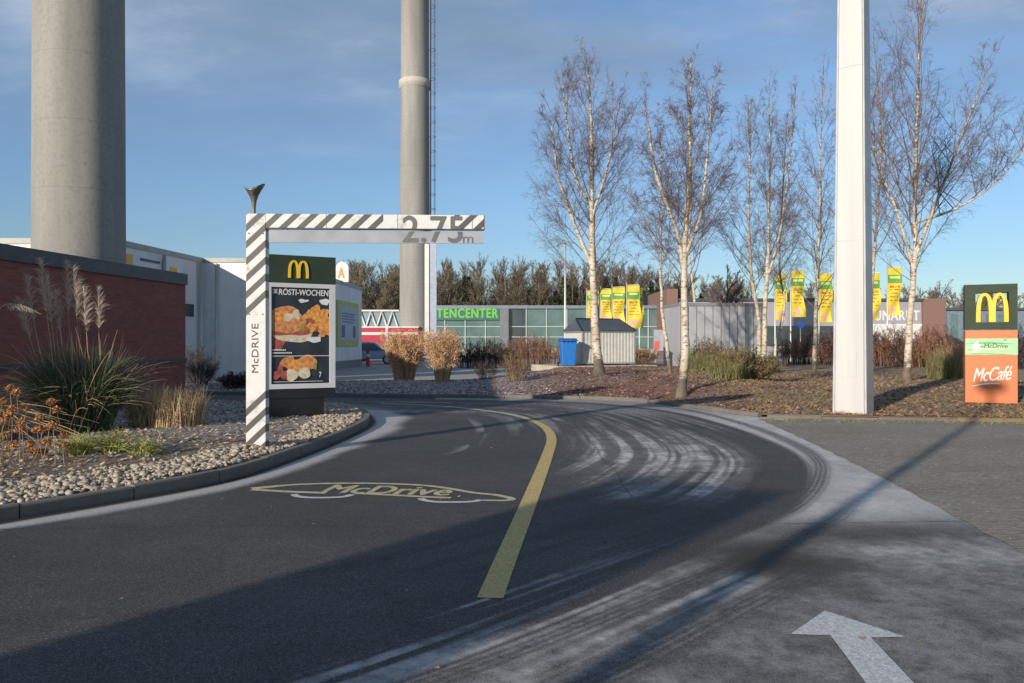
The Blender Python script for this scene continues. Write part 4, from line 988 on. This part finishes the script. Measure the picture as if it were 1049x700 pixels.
so = nb.build('green_strip', [M('strip_green', (.30,.52,.28), .5, .15, 5), M('strip_dark', (.06,.30,.13), .5, .2), M('strip_light', (.55,.70,.42), .5, .1)], root)
nb = NB(); vm = (sv0+sv1)/2; of.poly(nb, [(.12,vm+.01),(.25,vm-.12),(.25,vm+.14)], .0105)
of.quad(nb, 0.2502,.29,vm-.03,vm+.05,.0105); nb.build('arrow', white, so)
nb = NB(); text_on(nb, 'McDrive', of.p(.36,vm-.035,.0108), of.e, of.z, .44, .105, .008, .15); nb.build('lettering', M('strip_letter', (.03,.05,.035), .5), so)
nb = NB(); ex = of.e*cos(.09)+of.z*sin(.09); ez = np.array([-.0,0,1])
text_on(nb, 'McCafé', of.p(.15,Z(390.5,D)-.02,.004), ex, ez, .74, .30, .006, .38, .92)
uu = np.linspace(0,1,14); lo = [(.12+.55*q, Z(396,D)+.07*q+.015*sin(pi*q)) for q in uu]; hi_ = [(.12+.55*q, Z(396,D)+.07*q+.015*sin(pi*q)+.028*sin(pi*q)**.5) for q in uu]
of.poly(nb, lo+hi_[::-1], .004); nb.build('lettering', white, box_o)

# ------------------------------------------------------------------ dumpster, bin, enclosure
zd = .44; df = Fr(3.11,35,zd,math.atan2(.9,2.4)); FW, FD = 2.56, 2.0
corr = M('corrugated_steel', (.50,.49,.45), .55, .14, 4)
nb = NB(); df.box(nb, -1.4,FW+.9,-.25,.04,-2.6,.45); tag(nb.build('concrete_pad', M('pad_concrete', (.42,.36,.27), .85, .2, 4)), 'low concrete pad under the grey dumpster', 'concrete slab')
root = empty('dumpster', df.p(FW/2,.05,-1), 'grey corrugated dumpster with pitched dark lid', 'dumpster')
nb = NB(); e_, n_ = .0, 0
def ribbed(nb, fr, u0, u1, v0, v1, w, pitch=.16, dep=.014, mi=0):
    us = []; k = int((u1-u0)/pitch)
    for i in range(k):
        a = u0+(u1-u0)*i/k; p = (u1-u0)/k; us += [(a,w),(a+p*.45,w),(a+p*.5,w-dep),(a+p*.95,w-dep)]
    us.append((u1,w)); V = [fr.p(u,v0,q) for u,q in us]+[fr.p(u,v1,q) for u,q in us]; m = len(us)
    nb.add(V, [[i,i+1,m+i+1,m+i] for i in range(m-1)], mi)
df.box(nb, .03,FW-.03,.12,1.5,-FD,-.05); ribbed(nb, df, 0,FW,.12,1.5,0); nb.build('body', corr, root)
nb = NB()
for a,b,c,d_ in ((-.03,FW+.03,1.5,1.57),(-.03,FW+.03,.10,.17)): df.box(nb, a,b,c,d_,-FD,.03)
for a in (-.04,FW-.02): df.box(nb, a,a+.06,.17,1.5,-.03,.035)
nb.build('frame', steel, root)
nb = NB(); P = [df.p(-.08,1.57,.1),df.p(FW+.08,1.57,.1),df.p(FW-.25,2.12,-.95),df.p(.1,2.12,-.95),df.p(-.08,1.57,-FD-.05),df.p(FW+.08,1.57,-FD-.05)]
nb.add(P, [[0,1,2,3],[3,2,5,4],[1,5,2],[4,0,3]][:2]); nb.F.append((np.array([[1,5,2],[4,0,3]])+nb.n-6,0,False)); nb.build('lid', roofdark, root)
nb = NB(); nb.tube([df.p(.1,2.13,-.95),df.p(FW-.25,2.13,-.95)], .035, 6); nb.tube([df.p(-.08,1.57,.1),df.p(.1,2.13,-.95)], .03, 6); nb.tube([df.p(FW+.08,1.57,.1),df.p(FW-.25,2.13,-.95)], .03, 6); nb.build('lid_edge', black, root)
for u in (.25,FW-.25):
    nb = NB(); c = df.p(u,.08,-.15); nb.tube([c-df.e*.04,c+df.e*.04], .10, 12); nb.build('castor', black, root)
bf = Fr(X(575,34.2),34.2,zd,.12); root = empty('wheelie_bin', bf.p(.3,0), 'blue wheelie bin left of the grey dumpster', 'wheelie bin')
nb = NB(); P = [bf.p(.05,.06,0),bf.p(.62,.06,0),bf.p(.60,.06,-.55),bf.p(.07,.06,-.55),bf.p(0,1.1,.05),bf.p(.68,1.1,.05),bf.p(.68,1.1,-.7),bf.p(0,1.1,-.7)]; nb.hexa(P); nb.build('body', blue, root, bev=.03)
nb = NB(); bf.box(nb, -.04,.72,1.10,1.17,-.74,.10); bf.box(nb, .0,.68,1.17,1.235,-.72,.06); nb.build('lid', M('lid_blue', (.015,.11,.38), .4), root, bev=.025)
for u in (.08,.25,.42,.58):
    nb = NB(); bf.box(nb, u,u+.05,1.06,1.10,.055,.10); nb.build('lid_clip', black, root)
for u in (-.02,.70):
    nb = NB(); c = bf.p(u,.10,-.62); nb.tube([c-bf.e*.03,c+bf.e*.03], .11, 14); nb.build('wheel', black, root)
D = 38.; ef = Fr(X(697,D),D,.35,rad(1)); EW = X(781,D)-X(697,D); root = empty('metal_enclosure', ef.p(EW/2,0), 'pale grey sheet metal enclosure with vertical seams', 'metal enclosure')
nb = NB(); eh = Z(311,D)-.35
sheet = M('grey_sheet', (.40,.40,.42), .42, .1, 1.5, metal=.15, vscale=(1,1,.2))
k = 10
for i in range(k):
    nb = NB(); ef.box(nb, EW*i/k+.015,EW*(i+1)/k-.015,.0,eh-.12,-.06,.0); nb.build('panel', sheet, root)
nb = NB()
lf = Fr(ef.p(-.02,0,-2.6)[0]-.25,ef.p(0,0,-2.6)[1],.35,-math.atan2(2.6,.25)+0)
lf.box(nb, 0,2.6,0,eh-.12,-.05,0); nb.build('panel', sheet, root)
nb = NB(); ef.box(nb, -.05,EW+.05,eh-.12,eh+.02,-.10,.05); ef.box(nb, .0,EW,.0,eh-.13,-.10,-.061); ef.box(nb, EW+.0,EW+.06,.0,eh-.12,-.10,.02); lf.box(nb, 0,2.6,eh-.12,eh+.02,-.06,.03); nb.build('frame', M('frame_grey', (.20,.20,.21), .5), root)

# ------------------------------------------------------------------ far side of the lot
# glass garden hall
D = 92.; x0, x1 = X(414,D), X(684,D); gh = Z(313,D); root = empty('garden_hall', ((x0+x1)/2,D,0), 'long glazed garden hall with green letters', 'garden centre')
nb = NB(); nb.box(x0,x1,D+.3,D+40,0,gh-.1); nb.build('wall', M('hall_core', (.10,.13,.14), .6), root)
xs_ = np.arange(x0, x1, 2.35)
for i, a in enumerate(xs_):
    b = min(a+2.35, x1); nb = NB(); nb.box(a+.06,b-.06,D+.12,D+.28,.9,gh-.4); nb.build('window', teal if (i*7) % 5 else tealdark, root)
nb = NB(); nb.box(x0,x1,D,D+.29,0,.88)
nb.build('plinth', M('hall_plinth', (.30,.31,.27), .8), root)
nb = NB(); 
for a in xs_: nb.box(a-.05,a+.05,D,D+.3,.9,gh-.38)
for z in (2.2,3.4): nb.box(x0,x1,D+.03,D+.11,z-.04,z+.04)
nb.build('mullions', framem, root)
nb = NB(); nb.box(x0-.1,x1+.1,D-.15,D+40,gh-.37,gh); nb.build('roof', M('hall_fascia', (.16,.20,.24), .5), root)
nb = NB(); nb.box(X(512,D),X(521,D),D-.5,D-.02,0,gh-.4); nb.build('pier', M('pier_grey', (.15,.16,.18), .6), root)
nb = NB(); nb.box(X(424,D),X(511.5,D),D-.12,D-.02,Z(328,D),Z(314.5,D)); sb = nb.build('sign_board', M('board_teal', (.05,.13,.13), .4), root)
nb = NB(); text_on(nb, 'GARTENCENTER', (X(425,D),D-.14,Z(326,D)), (1,0,0), (0,0,1), X(510.5,D)-X(425,D), Z(316,D)-Z(326,D), .035, 0, 1.12); nb.build('lettering', limegreen, sb)
# brick and grey DIY store
D = 86.; x0, x1 = X(683,D), X(969,D); sh = Z(307,D); root = empty('hardware_store', ((x0+x1)/2,D,0), 'long grey and brick store with white letters', 'store')
nb = NB(); nb.box(X(695,D),X(945,D),D+.2,D+35,0,sh-.15); nb.build('wall', lilac, root)
nb = NB(); nb.box(X(683,D),X(694.5,D),D,D+35,0,Z(296,D)); nb.build('brick_pier', brownbrick, root); nb = NB(); nb.box(X(945.5,D),X(969,D),D,D+35,0,sh+.1); nb.build('brick_pier', brownbrick, root)
nb = NB(); nb.box(X(694,D),X(946,D),D-.1,D+35,sh-.15,sh+.12); nb.build('roof', M('store_roof', (.06,.065,.08), .5), root)
nb = NB(); nb.box(X(770,D),X(880,D),D+.05,D+.19,1.2,Z(334,D)); nb.build('window', tealdark, root)
nb = NB(); nb.box(X(880,D),X(945,D),D+.05,D+.19,.5,Z(332,D)); nb.build('pale_band', white, root)
nb = NB(); nb.box(X(820,D),X(856,D),D+6,D+20,sh+.1,Z(302,D)); nb.build('roof_house', M('store_roofhouse', (.05,.05,.055), .5), root)
nb = NB(); text_on(nb, 'BAUMARKT', (X(882,D),D+.18,Z(328.5,D)), (1,0,0), (0,0,1), X(943,D)-X(882,D), Z(318,D)-Z(328.5,D), .03, 0, 1.1); nb.build('lettering', white, root)
# blue grey low store at the right
D = 100.; root = empty('low_store', (X(1000,D),D,0), 'low blue grey building right of the brick store end', 'building')
nb = NB(); nb.box(X(970,D),X(1200,D),D,D+20,0,Z(318,D)); nb.build('wall', M('store_blue', (.16,.20,.25), .5), root)
nb = NB(); nb.box(X(970,D)-.2,X(1200,D),D-.3,D+20,Z(318,D),Z(315.5,D)); nb.build('roof', roofdark, root)
for a in range(5):
    nb = NB(); nb.box(X(974+a*12,D),X(981+a*12,D),D-.06,D+.05,1.5,Z(322,D)); nb.build('window', teal, root)

# banners
def banner(px, pyt, pyb, d, wpx, lab, lean, grp, face=0.):
    x = X(px,d); w = wpx/F*d; z1, z0_ = Z(pyt,d), Z(pyb,d); gz = float(zmound(x,d))
    root = empty('banner_flag', (x,d,gz), lab, 'banner flag', grp)
    nb = NB(); nb.tube([(x,d,gz-.05),(x,d,z1+.25)], [.06,.04], 8); nb.tube([(x,d,z1+.05),(x+w*cos(face),d+w*sin(face),z1+.05)], .025, 6); nb.build('pole', white, root)
    nu, nv = 7, 40; V = []
    for j in range(nv+1):
        v = j/nv
        for i in range(nu+1):
            u = i/nu; wav = .13*sin(v*9+u*4+px)*u*(.3+v)
            V.append((x+.05+(u*w)*cos(face)+lean*w*v*v*u-.12*w*v*u*sin(v*5+px), d+u*w*sin(face)+wav, z1-v*(z1-z0_)))
    nb = NB(); mi = lambda v: 1 if .10 < v < .30 else 0
    fc_ = grid_faces(nv+1, nu+1); rows = np.repeat(np.arange(nv), nu)
    vv = (rows+.5)/nv; cl = np.tile(np.arange(nu), nv)
    nb.add(V, fc_[:0])
    g = (vv > .14)&(vv < .29); wl = ((vv > .185)&(vv < .215)&(cl > 0)&(cl < nu-1)); dk = (vv > .31)&(vv < .33)
    tx = np.zeros(len(vv), bool)
    for a in (.40,.47,.54,.61,.68): tx |= (abs(vv-a) < .013)&(cl > 0)&(cl < nu-1)&(((cl+rows*3) % 4) > 0)
    bl = (vv > .80)&(vv < .95)&(((cl-2.5)/2.2)**2+((vv-.875)/.075)**2 < 1)
    cls = np.where(bl, 3, np.where(tx, 2, np.where(wl, 4, np.where(g|dk, 1, 0))))
    for c in range(5):
        if (cls == c).any(): nb.F.append((fc_[cls == c], c, True))
    nb.build('cloth', [yellowflag, greenflag, inkred, pink, M('flag_pale', (.55,.62,.20), .7)], root)
g1_ = 'yellow banner flags over the dumpster'; g2_ = 'yellow banner flags before the grey store'
banner(601, 298, 330, 70, 11.5, 'leftmost yellow banner behind the dark footed birch', 0, g1_)
banner(615, 296.5, 330, 70, 10.5, 'yellow banner just right of the dark footed birch trunk', 0, g1_)
banner(627, 294.5, 332, 70, 12.5, 'third yellow banner over the middle of the dumpster lid', 0, g1_)
banner(642, 292.5, 336, 66, 12.5, 'largest yellow banner above right end of the dumpster', .1, g1_)
banner(655, 295.5, 336, 71, 6.5, 'narrow darker yellow banner right of the largest one', .1, g1_, .9)
banner(794, 281, 328, 64, 10.5, 'yellow banner crossed by the leaning birch', .0, g2_)
banner(810, 278, 325, 62, 13.5, 'yellow banner between leaning birch and slender birch', .0, g2_)
banner(839, 280.5, 330, 63, 12.5, 'yellow banner between slender birch and white pylon', .1, g2_)
banner(888, 280, 328, 64, 13.0, 'yellow banner touching right edge of the white pylon', -.1, g2_)
banner(909, 274.5, 323, 60, 14.0, 'rightmost yellow banner before the white letters', -.1, g2_)

# street lamp, white narrow sign, kiosk, shelter, car, bollard
D = 60.; x = X(579,D); root = empty('street_lamp', (x,D,0), 'slim white street lamp left of the banner flags', 'street lamp')
nb = NB(); nb.tube([(x,D,0),(x,D,Z(250,D))], [.10,.06], 10); nb.build('pole', white, root)
nb = NB(); zl = Z(249,D); nb.hexa([(x-.42,D-.18,zl-.10),(x+.14,D-.18,zl-.02),(x+.14,D+.18,zl-.02),(x-.42,D+.18,zl-.10),(x-.38,D-.14,zl+.06),(x+.14,D-.14,zl+.12),(x+.14,D+.14,zl+.12),(x-.38,D+.14,zl+.06)]); nb.build('lamp_head', steel, root)
D = 62.; root = empty('sign_pylon', (X(441,D),D,0), 'narrow white sign pylon beside the distant mast', 'pylon')
nb = NB(); nb.box(X(435,D),X(439.5,D),D,D+.4,0,Z(250,D)); nb.build('post', white, root)
nb = NB(); nb.box(X(440,D),X(447,D),D+.1,D+.3,0,Z(249,D)); nb.build('panel', M('panel_bluegrey', (.32,.37,.45), .5), root)
D = 64.; root = empty('red_trailer', (X(392,D),D,0), 'low red trailer with white stripes behind the parked car', 'trailer')
nb = NB(); tx0, tx1 = X(352,D), X(428,D); nb.box(tx0,tx1,D,D+2.4,.35,Z(336,D)); nb.build('body', redpaint, root)
nb = NB(); nb.box(tx0-.03,tx1+.03,D-.03,D-.002,Z(342,D)-.1,Z(342,D)+.12); nb.box(X(395,D),X(397.5,D),D-.03,D-.002,.5,Z(342,D)-.11); nb.box(X(395,D),X(397.5,D),D-.03,D-.002,Z(342,D)+.13,Z(336,D)); nb.box(tx0-.05,tx1+.05,D-.05,D+2.45,Z(336,D)+.001,Z(336,D)+.12); nb.build('white_trim', white, root)
for u in (.25,.72):
    nb = NB(); c = (tx0+(tx1-tx0)*u); nb.tube([(c,D+.1,.4),(c,D+.35,.4)], .4, 16); nb.build('wheel', black, root)
D = 72.; root = empty('trolley_shelter', (X(390,D),D,0), 'glass shelter with white zigzag struts above the red trailer', 'shelter')
nb = NB(); z0_, z1_ = Z(336,D), Z(317,D); nb.box(X(362,D),X(409,D),D,D+3,z0_,z1_-.2); nb.build('glazing', M('shelter_glass', (.22,.30,.33), .15, .2, 1), root)
nb = NB(); xx = np.linspace(X(364,D),X(408,D),9)
for i in range(8):
    a, b = (z0_,z1_-.2) if i % 2 == 0 else (z1_-.2,z0_); nb.tube([(xx[i],D-.12,a),(xx[i+1],D-.12,b)], .085, 4)
nb.box(X(362,D),X(409,D),D-.2,D+3,z1_-.2,z1_-.05); nb.box(X(362,D),X(409,D),D-.2,D-.01,z0_-.15,z0_+.1); nb.build('struts', white, root)
for p in (366,386,406):
    nb = NB(); nb.tube([(X(p,D),D+.3,0),(X(p,D),D+.3,z0_)], .1, 8); nb.build('post', steel, root)
nb = NB(); nb.box(X(409.5,D),X(415,D),D-.3,D+2,Z(336,D),Z(319,D)); nb.build('end_box', M('box_grey', (.22,.23,.26), .6), root)
# car
def car(px, d, lab):
    cx = X(px,d); root = empty('parked_car', (cx,d,0), lab, 'car'); paint = M('car_bluegrey', (.24,.30,.38), .3, .05, spec=.6)
    side = [(-2.1,.35),(2.05,.35),(2.15,.62),(2.08,.80),(1.15,.98),(.45,1.50),(.0,1.56),(-1.35,1.52),(-1.95,1.08),(-2.15,.95),(-2.18,.55)]
    nb = NB(); k = len(side); hw = lambda z: .86 if z < 1 else .86-(z-1)*.38
    V = [(cx+a, d-hw(b), b) for a,b in side]+[(cx+a, d+hw(b), b) for a,b in side]
    nb.add(V, [[i,(i+1)%k,k+(i+1)%k,k+i][::-1] for i in range(k)]); nb.F.append((np.array([list(range(k))]),0,False)); nb.F.append((np.array([list(range(2*k-1,k-1,-1))]),0,False)); nb.build('body', paint, root, bev=.03)
    for a, b, c, e in ((-1.75,-.62,-1.35,-.62),(-.52,.92,-.52,.40)):
        nb = NB(); nb.add([(cx+a,d-.862,1.02),(cx+b,d-.862,1.02),(cx+e,d-.70,1.44),(cx+c,d-.70,1.44)], [[0,1,2,3]])
        V = np.array(nb.V[0]); nb.add(V+np.array([0,.012,0]), [[3,2,1,0]]); nb.build('window', tealdark, root)
    for a in (-1.35,1.35):
        nb = NB(); nb.tube([(cx+a,d-.90,.33),(cx+a,d-.68,.33)], .33, 20); w_ = nb.build('wheel', black, root)
        nb = NB(); nb.tube([(cx+a,d-.915,.33),(cx+a,d-.89,.33)], .2, 14); nb.build('rim', steel, w_)
    nb = NB(); nb.box(cx+1.95,cx+2.13,d-.80,d-.45,.62,.76); nb.build('headlight', M('lamp_glass', (.6,.6,.6), .1), root)
car(379, 56, 'blue grey car parked behind the mound left of straw grass')
D = 50.; x = X(377,D); root = empty('bollard', (x,D,0), 'small red and white bollard before the parked car', 'bollard')
nb = NB(); nb.tube([(x,D,0),(x,D,1.0),(x,D,1.05)], [.13,.11,.08], 12); nb.build('post', redpaint, root)
nb = NB(); nb.tube([(x,D,.62),(x,D,.82)], .135, 12); nb.build('band', white, root)
# small blue round sign
D = 58.; x = X(820,D); root = empty('traffic_sign', (x,D,0), 'small blue round traffic sign below the yellow banners', 'traffic sign')
zg_ = float(zmound(x,D)); nb = NB(); nb.tube([(x,D,zg_),(x,D,Z(330,D))], .04, 8); nb.build('pole', steel, root)
nb = NB(); nb.tube([(x,D-.07,Z(333,D)),(x,D-.04,Z(333,D))], .24, 20); nb.build('disc', M('sign_blue', (.02,.08,.40), .4), root)
# grey info post by the glass hall
D = 50.; x = X(678,D); root = empty('info_panel', (x,D,0), 'small grey info panel on posts left of metal enclosure', 'info panel')
nb = NB(); nb.box(x-.5,x+.5,D,D+.1,1.0,Z(338,D)); nb.build('panel', M('info_grey', (.34,.34,.38), .5), root)
for a in (-.45,.37):
    nb = NB(); nb.box(x+a,x+a+.08,D+.02,D+.08,0,1.0); nb.build('post', steel, root)
nb = NB(); nb.box(x-.48,x-.15,D-.012,D-.002,1.05,1.6); nb.build('print', M('info_red', (.55,.12,.10), .5), root)

# ------------------------------------------------------------------ far wood
fm = M('wood_twig', (.17,.135,.09), .9, .3, .1, isl=.4); fd = M('wood_conifer', (.05,.065,.035), .9, .3, .3, isl=.5)
nbw = NB(); 
def far_tree(x, y, h, sp):
    S = np.array([[(x,y,-.2),(x+R.normal(0,.3),y,h*.35),(x+R.normal(0,.5),y,h*.7),(x+R.normal(0,.6),y,h)]]); nbw.tubes(S, np.array([[.22,.17,.10,.03]]), 5, 0)
    B1, l1, _, _ = grow(S, np.array([h]), 24, .28, .4, .95, .40, .35, .05, 4, fall=.7); nbw.tubes(B1, np.full(len(l1), .07)[:,None]*np.array([[1,.7,.45,.2]]), 3, 0)
    B2, l2, _, _ = grow(B1, l1+.8, 9, .2, .3, .9, .5, .2, 0, 3); nbw.tubes(B2, np.full(len(l2), .036)[:,None]*np.array([[1,.7,.3]]), 3, 0)
    B3, l3, _, _ = grow(B2, l2+.4, 4, .2, .3, .9, .6, .1, 0, 2); nbw.tubes(B3, np.full(len(l3), .024)[:,None]*np.array([[1,.4]]), 3, 0)
def conifer(x, y, h):
    nbw.tubes(np.array([[(x,y,-.2),(x,y,h)]]), np.array([[.2,.03]]), 5, 0); n = 700; v = R.uniform(.25,1,n); a = R.uniform(0,2*pi,n); r = (1.02-v)*h*.28*R.uniform(.35,1,n)
    cb = chips(x+r*np.cos(a), y+r*np.sin(a), v*h, .42, .9); nbw.add(cb.V[0], cb.F[0][0], 1)
for i in range(290):
    px = R.uniform(335,705) if i < 195 else R.uniform(690,1080)-(R.random() < .5)*R.uniform(0,180); px = max(px, 335); d = R.uniform(140,175); x = X(px,d)
    t = np.interp(px, [330,400,470,560,650,690,760,860,1000,1080], [274,278,273,273,277,284,291,298,300,302])+abs(R.normal(0,5))-1+(18 if i % 3 == 0 else 0)
    if R.random() < (.30 if px > 560 else .13) and px < 720: conifer(x, d, max(6, Z(t+8,d)))
    else: far_tree(x, d, max(6, Z(t,d)), 1)
tag(nbw.build('far_wood', [fm, fd]), 'bare brown wood along the horizon behind the stores', 'wood', kind='stuff')
def roundtree(px, d, h, lab):
    x = X(px,d); root = empty('bare_tree', (x,d,0), lab, 'tree'); tn = NB(); cn = NB()
    S = np.array([[(x,d,-.1),(x,d,h*.3),(x+.2,d,h*.6),(x+.3,d,h*.9)]]); tn.tubes(S, np.array([[.28,.22,.13,.04]]), 8)
    B1, l1, _, _ = grow(S, np.array([h]), 30, .3, .5, 1.1, .55, .3, .05, 5, fall=.6); tn.tubes(B1, np.full(len(l1),.06)[:,None]*np.linspace(1,.25,5)[None], 4)
    B2, l2, _, _ = grow(B1, l1, 10, .2, .3, 1., .42, .1, 0, 4); cn.tubes(B2, np.full(len(l2),.03)[:,None]*np.linspace(1,.4,4)[None], 3)
    B3, l3, _, _ = grow(B2, l2+.3, 6, .2, .3, 1., .55, .0, 0, 3); cn.tubes(B3, np.full(len(l3),.018)[:,None]*np.linspace(1,.4,3)[None], 3)
    tn.build('trunk', darktwig, root); cn.build('crown', M('hazy_twig', (.15,.10,.11), .8, .2), root)
roundtree(742, 70, 7.2, 'round bare tree rising behind the metal enclosure')
roundtree(962, 120, 9.8, 'purplish round bare tree behind the brick store end')
roundtree(985, 130, 8.6, 'lower purplish bare tree behind the low blue store')

# ------------------------------------------------------------------ behind the viewer: what casts the long shadows
sx, sy = -4.6, -3.36; root = empty('street_lamp', (sx,sy,0), 'lamp post whose thin shadow runs to the orange sign', 'street lamp')
nb = NB(); nb.tube([(sx,sy,0),(sx,sy,7.58)], [.085,.05], 12); nb.build('pole', steel, root)
nb = NB(); nb.box(sx-.22,sx+.22,sy-.18,sy+.18,7.48,7.66); nb.build('lamp_head', steel, root)
u = np.array([.588,.809]); tip = np.array([1.75,8.2]); bs = tip-u*18.6
root = empty('shadow_caster', (bs[0],bs[1],0), 'added unseen slab casting the wide shadow across the near drive', 'pylon')  # unseen slab, added only to throw the wide shadow on the road
ap = Fr(bs[0],bs[1],0,rad(-36)); nb = NB(); ap.box(nb, -.62,.98,.0,5.15,-.15,.15); nb.build('panel', signgreen, root)
for a in (-.68,.98):
    nb = NB(); ap.box(nb, a,a+.06,0,5.2,-.17,.17); nb.build('caster_post', steel, root)

# ------------------------------------------------------------------ light and sky
EL, AZ = 15.5, 36.0
sd = bpy.data.lights.new('sun', 'SUN'); sd.energy = 4.2; sd.angle = rad(.55); sd.color = (1.0,.90,.76)
so_ = bpy.data.objects.new('sun', sd); C.objects.link(so_)
so_.rotation_euler = Vector((sin(rad(AZ))*cos(rad(EL)), cos(rad(AZ))*cos(rad(EL)), -sin(rad(EL)))).to_track_quat('-Z','Y').to_euler()
wd_ = bpy.data.worlds.new('World'); bpy.context.scene.world = wd_; wd_.use_nodes = True; nt = wd_.node_tree
bg = nt.nodes['Background']; sky = N(nt, 'ShaderNodeTexSky', sky_type='NISHITA'); sky.sun_disc = False
sky.sun_elevation = rad(EL); sky.sun_rotation = rad(180+AZ); sky.altitude = 50; sky.air_density = 1.0; sky.dust_density = .35; sky.ozone_density = 2.0
tc = N(nt, 'ShaderNodeTexCoord'); sp = N(nt, 'ShaderNodeSeparateXYZ'); L(nt, tc.outputs['Generated'], sp.inputs[0])
zc = mth(nt, 'ADD', mth(nt, 'MAXIMUM', sp.outputs['Z'], 0.0), .16)
cb = N(nt, 'ShaderNodeCombineXYZ'); L(nt, mth(nt, 'DIVIDE', sp.outputs['X'], zc), cb.inputs[0]); L(nt, mth(nt, 'DIVIDE', sp.outputs['Y'], zc), cb.inputs[1])
mp = N(nt, 'ShaderNodeMapping'); mp.inputs['Location'].default_value = (3.1,1.7,0); mp.inputs['Scale'].default_value = (.55,.85,1); L(nt, cb.outputs[0], mp.inputs[0])
cn_ = noise(nt, mp.outputs[0], 1.25, 8, .52)
band = ramp(nt, sp.outputs['Z'], [(.0, 0), (.19, .0), (.36, 1)])
cf = mth(nt, 'MULTIPLY', ramp(nt, cn_, [(.42, 0), (.54, .92)]), band)
ccol = ramp(nt, noise(nt, mp.outputs[0], 2.2, 7, .6), [(.36, (1.65,2.25,3.15)), (.52, (2.2,2.75,3.5)), (.68, (3.9,4.2,4.7))])
skc = mixc(nt, cf, sky.outputs[0], ccol)
skc = mixc(nt, 1.0, skc, (.96,1.06,1.15), 'MULTIPLY')
skc = mixc(nt, 1.0, skc, ramp(nt, sp.outputs['Z'], [(0, (.70,.73,.78)), (.10, (.74,.78,.86)), (.30, (1.02,1.02,1.05)), (.6, (1,1,1))]), 'MULTIPLY')
L(nt, skc, bg.inputs['Color']); bg.inputs['Strength'].default_value = .095

# ------------------------------------------------------------------ camera and output
cam = bpy.data.cameras.new('camera'); co = bpy.data.objects.new('camera', cam); C.objects.link(co); bpy.context.scene.camera = co
co.location = (0,0,H); co.rotation_euler = (rad(90),0,0); cam.sensor_width = 36; cam.lens = F/1049*36; cam.shift_y = 2/1049; cam.clip_end = 3000; cam.clip_start = .05
sc = bpy.context.scene
sc.view_settings.view_transform = 'Standard'; sc.view_settings.look = 'None'; sc.view_settings.exposure = .40; sc.view_settings.gamma = 1
sc.render.engine = 'CYCLES'; sc.cycles.max_bounces = 6; sc.cycles.use_denoising = True; sc.cycles.sample_clamp_indirect = 6
